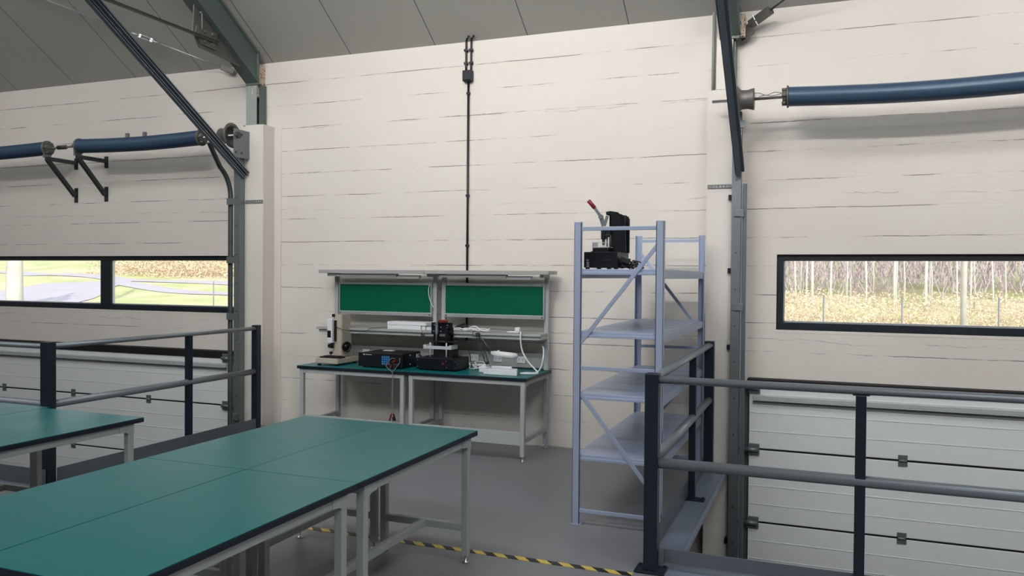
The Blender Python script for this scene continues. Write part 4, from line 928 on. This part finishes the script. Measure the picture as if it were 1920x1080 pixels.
m = MB(); m.tube(curve_pts([(-3.665, 7.15, 1.56), (-3.672, 7.14, 1.50), (-3.66, 7.14, 1.42), (-3.63, 7.145, 1.35), (-3.62, 7.15, 1.33)], 6), .004, 7)
tag(obj('hanging_cable', m, 'plastic_white', origin=(-3.65, 7.14, 1.33)), 'short white cable hanging beside the left green board', 'cable')
# small papers on the black instrument
m = MB(); m.box((-4.10, 6.98, .8935), (-3.99, 7.05, .897), .001); tag(obj('folded_note', m, 'plastic_white', origin=(-4.05, 7.0, .8935)), 'small white paper lying on top of the black instrument', 'paper')

# ------------------------------------------------------------------ outside the windows
def gz(x, y):
    a = [(7.6, -3.0), (14, -1.6), (22, -.25), (30, .38), (45, 1.75), (60, 3.5), (110, 9)]
    for (y0, z0), (y1, z1) in zip(a, a[1:]):
        if y <= y1: u = max(0, (y - y0) / (y1 - y0)); h = z0 + (z1 - z0) * u; break
    else: h = a[-1][1]
    return h + .12 * math.sin(x * .21 + y * .13) + .06 * math.sin(x * .5 - y * .3)
b = MB(); nx, ny = 90, 50; vs = []
for j in range(ny):
    y = 7.7 + (110 - 7.7) * (j / (ny - 1)) ** 1.4
    vs.append([b.bm.verts.new((-110 + 190 * i / (nx - 1), y, gz(-110 + 190 * i / (nx - 1), y))) for i in range(nx)])
for j in range(ny - 1):
    for i in range(nx - 1): b.bm.faces.new((vs[j][i], vs[j][i + 1], vs[j + 1][i + 1], vs[j + 1][i])).smooth = True
o = obj('ground', b, 'ground'); o['kind'] = 'structure'
def path(name, pts, w0, label):
    m = MB(); c = curve_pts([(x, y, 0) for x, y in pts], 10); L_ = []; R2 = []
    for i, p in enumerate(c):
        d = (c[min(i + 1, len(c) - 1)] - c[max(i - 1, 0)]).normalized(); n = V((-d.y, d.x, 0)); ww = w0
        a = p + n * ww; e = p - n * ww; L_.append((a.x, a.y)); R2.append((e.x, e.y))
    rows = []
    for l, r in zip(L_, R2):
        rows.append([m.bm.verts.new((l[0] + (r[0] - l[0]) * k / 6, l[1] + (r[1] - l[1]) * k / 6, gz(l[0] + (r[0] - l[0]) * k / 6, l[1] + (r[1] - l[1]) * k / 6) + .03)) for k in range(7)])
    for a, e in zip(rows, rows[1:]):
        for k in range(6): m.bm.faces.new((a[k], a[k + 1], e[k + 1], e[k]))
    o = obj(name, m, 'dirt'); o['kind'] = 'structure'; return o
path('trim_6', [(-66, 46), (-57, 43), (-49, 40.3), (-45, 39.8), (-39, 38), (-33, 38.7), (-20, 39.5)], .75, '')
path('trim_7', [(-32, 22), (-34, 25), (-36.5, 28.5), (-39.3, 32), (-42.5, 37)], 2.7, '')
path('trim_9', [(-40, 36.5), (-36, 35), (-28.6, 33.3), (-22, 32), (-12, 31)], .7, '')
path('trim_8', [(-12, 25.5), (0, 25), (14, 25.5)], .7, '')
def tree_mesh(seed, h, r, lean, fork=False, twigs=14):
    rnd = random.Random(seed); m = MB(); pts = []; rs = []
    for k in range(7):
        u = k / 6; pts.append(V((lean * u * u * h + rnd.uniform(-.04, .04), rnd.uniform(-.05, .05) * k * .3, h * u - .4))); rs.append(r * (1 - .7 * u))
    m.tube(pts, rs, 8)
    for k in range(twigs):
        u = rnd.uniform(.25, .95); i = min(5, int(u * 6)); p = pts[i].lerp(pts[i + 1], u * 6 - i); a = rnd.uniform(0, 6.28); L_ = rnd.uniform(.6, 2.0) * (1.2 - u)
        d = V((math.cos(a), math.sin(a), rnd.uniform(.5, 1.4))).normalized(); q = p + d * L_
        m.tube([p, p + d * L_ * .5 + V((0, 0, .05)), q], [r * .3, r * .2, r * .06], 5)
        for s_ in range(2):
            d2 = (d + V((rnd.uniform(-.7, .7), rnd.uniform(-.7, .7), rnd.uniform(-.2, .6)))).normalized(); st = p + d * L_ * rnd.uniform(.4, .9); m.tube([st, st + d2 * L_ * .5], [r * .13, r * .04], 4)
    return m
protos = []
rnd = random.Random(21)
specs = [(9, .045, .03), (8, .032, -.05), (10, .065, .015), (7, .026, .08), (9, .038, -.02)]
k = 0
for i in range(78):
    x = -6.5 + 27 * (i / 77) + rnd.uniform(-.35, .35) if i < 64 else rnd.uniform(-36, -15); y = (rnd.uniform(30.8, 35) if i < 64 else rnd.uniform(46, 49)); pi = rnd.randrange(5)
    lab = 'slender pale bare tree standing in the wood beyond the right window' if i < 64 else 'slender pale bare tree far beyond the left window'
    gp_ = 'bare trees beyond the right window' if i < 64 else 'bare trees beyond the left window'
    if len(protos) < 5:
        h, r, l = specs[len(protos)]; o = obj('bare_tree', tree_mesh(100 + len(protos), h, r, l), 'trunk'); protos.append(o)
    else:
        o = protos[pi].copy(); C.objects.link(o)
    o.location = (x, y, gz(x, y)); o.rotation_euler = (0, 0, rnd.uniform(0, 6.28)); tag(o, lab, 'tree', gp_)
o = obj('leaning_tree', tree_mesh(55, 11, .31, -.045, twigs=30), 'trunk'); o.location = (-25.95, 19.5, gz(-25.95, 19.5)); tag(o, 'thick pale leaning tree trunk at the left end of the left window', 'tree')
lt = o
for k, (x, y) in enumerate(((-26.5, 16.0), (-24.2, 14.0), (-28.2, 16.6), (-22.6, 12.4), (-25.4, 15.2), (-27.4, 15.4), (-23.4, 13.4))):
    o = lt.copy(); C.objects.link(o); o.location = (x, y, gz(x, y)); o.rotation_euler = (0, 0, k * 1.7); tag(o, 'bare tree outside to the left that shades the gravel path', 'tree', 'bare trees shading the path')
o = obj('sign_mast', MB().tube([(0, 0, -.3), (0, 0, 9)], .085, 14), 'trunk'); o.location = (3.75, 26.2, gz(3.75, 26.2)); tag(o, 'straight pale mast standing outside the right window before the wood', 'pole')
o = obj('blue_post', MB().box((-.22, -.2, -.3), (.22, .2, 4), .03), 'bluepost'); o.location = (-26.6, 18.0, gz(-26.6, 18)); tag(o, 'blue post outside at the left edge of the left window', 'post')
# leaf litter and brush
def brush(name, n, xr_, yr_, zr, sz, m_, label, cat, seed):
    rnd = random.Random(seed); m = MB(); bm = m.bm
    for i in range(n):
        x = rnd.uniform(*xr_); y = rnd.uniform(*yr_); p = V((x, y, gz(x, y) + rnd.random() ** 1.6 * zr)); s_ = rnd.uniform(.4, 1) * sz
        a = V((rnd.uniform(-1, 1), rnd.uniform(-1, 1), rnd.uniform(-1, 1))).normalized() * s_; c_ = a.orthogonal().normalized() * s_ * .6
        bm.faces.new([bm.verts.new(p + a), bm.verts.new(p + c_), bm.verts.new(p - a), bm.verts.new(p - c_)])
    o = obj(name, m, m_); tag(o, label, cat, kind='stuff'); return o
brush('dry_brush', 26000, (-8, 24), (26.8, 30.5), 1.0, .06, 'brush', 'dry orange leaf litter and brush at the foot of the right wood', 'brush', 31)
brush('dry_brush', 26000, (-48, -10), (41, 45), 3.0, .10, 'brush', 'dry orange brush at the wood edge beyond the left window', 'brush', 33)
def twigs(n, xr_, yr_, zr, L_, seed, label):
    rnd = random.Random(seed); m = MB(); bm = m.bm
    for i in range(n):
        x = rnd.uniform(*xr_); y = rnd.uniform(*yr_); p = V((x, y, gz(x, y) + rnd.random() * zr)); d = V((rnd.uniform(-.6, .6), rnd.uniform(-.4, .4), 1)).normalized() * L_ * rnd.uniform(.4, 1); s_ = V((.018, 0, 0)); 
        v1, v2, v3 = bm.verts.new(p - s_), bm.verts.new(p + s_), bm.verts.new(p + d); v4 = bm.verts.new(p + V((0, .03, 0)))
        bm.faces.new((v1, v2, v3)); bm.faces.new((v2, v4, v3)); bm.faces.new((v4, v1, v3))
    o = obj('woodland_twigs', m, 'twig'); tag(o, label, 'undergrowth', kind='stuff')
twigs(26000, (-10, 26), (36, 42), 8, 1.5, 41, 'mauve haze of fine twigs deep in the wood beyond the right window')
twigs(16000, (-60, -8), (50, 62), 9, 2.2, 43, 'mauve haze of fine twigs in the wood beyond the left window')
# wire fence posts outside
for i, x in enumerate((-2.0, .0, 2.0, 4.3, 6.6, 9.0)):
    o = obj('fence_post', MB().tube([(0, 0, -.2), (0, 0, 1.3)], .022, 8), 'cable_grey') if i == 0 else fo.copy()
    if i == 0: fo = o
    else: C.objects.link(o)
    o.location = (x, 24.3, gz(x, 24.3)); tag(o, 'thin grey fence post outside the right window', 'post', 'fence posts outside the right window')
for i, x in enumerate((-24.5, -22.5, -20.5, -18.5)):
    o = fo.copy(); C.objects.link(o); o.location = (x, 27.5, gz(x, 27.5)); tag(o, 'thin grey fence post outside the left window', 'post', 'fence posts outside the left window')
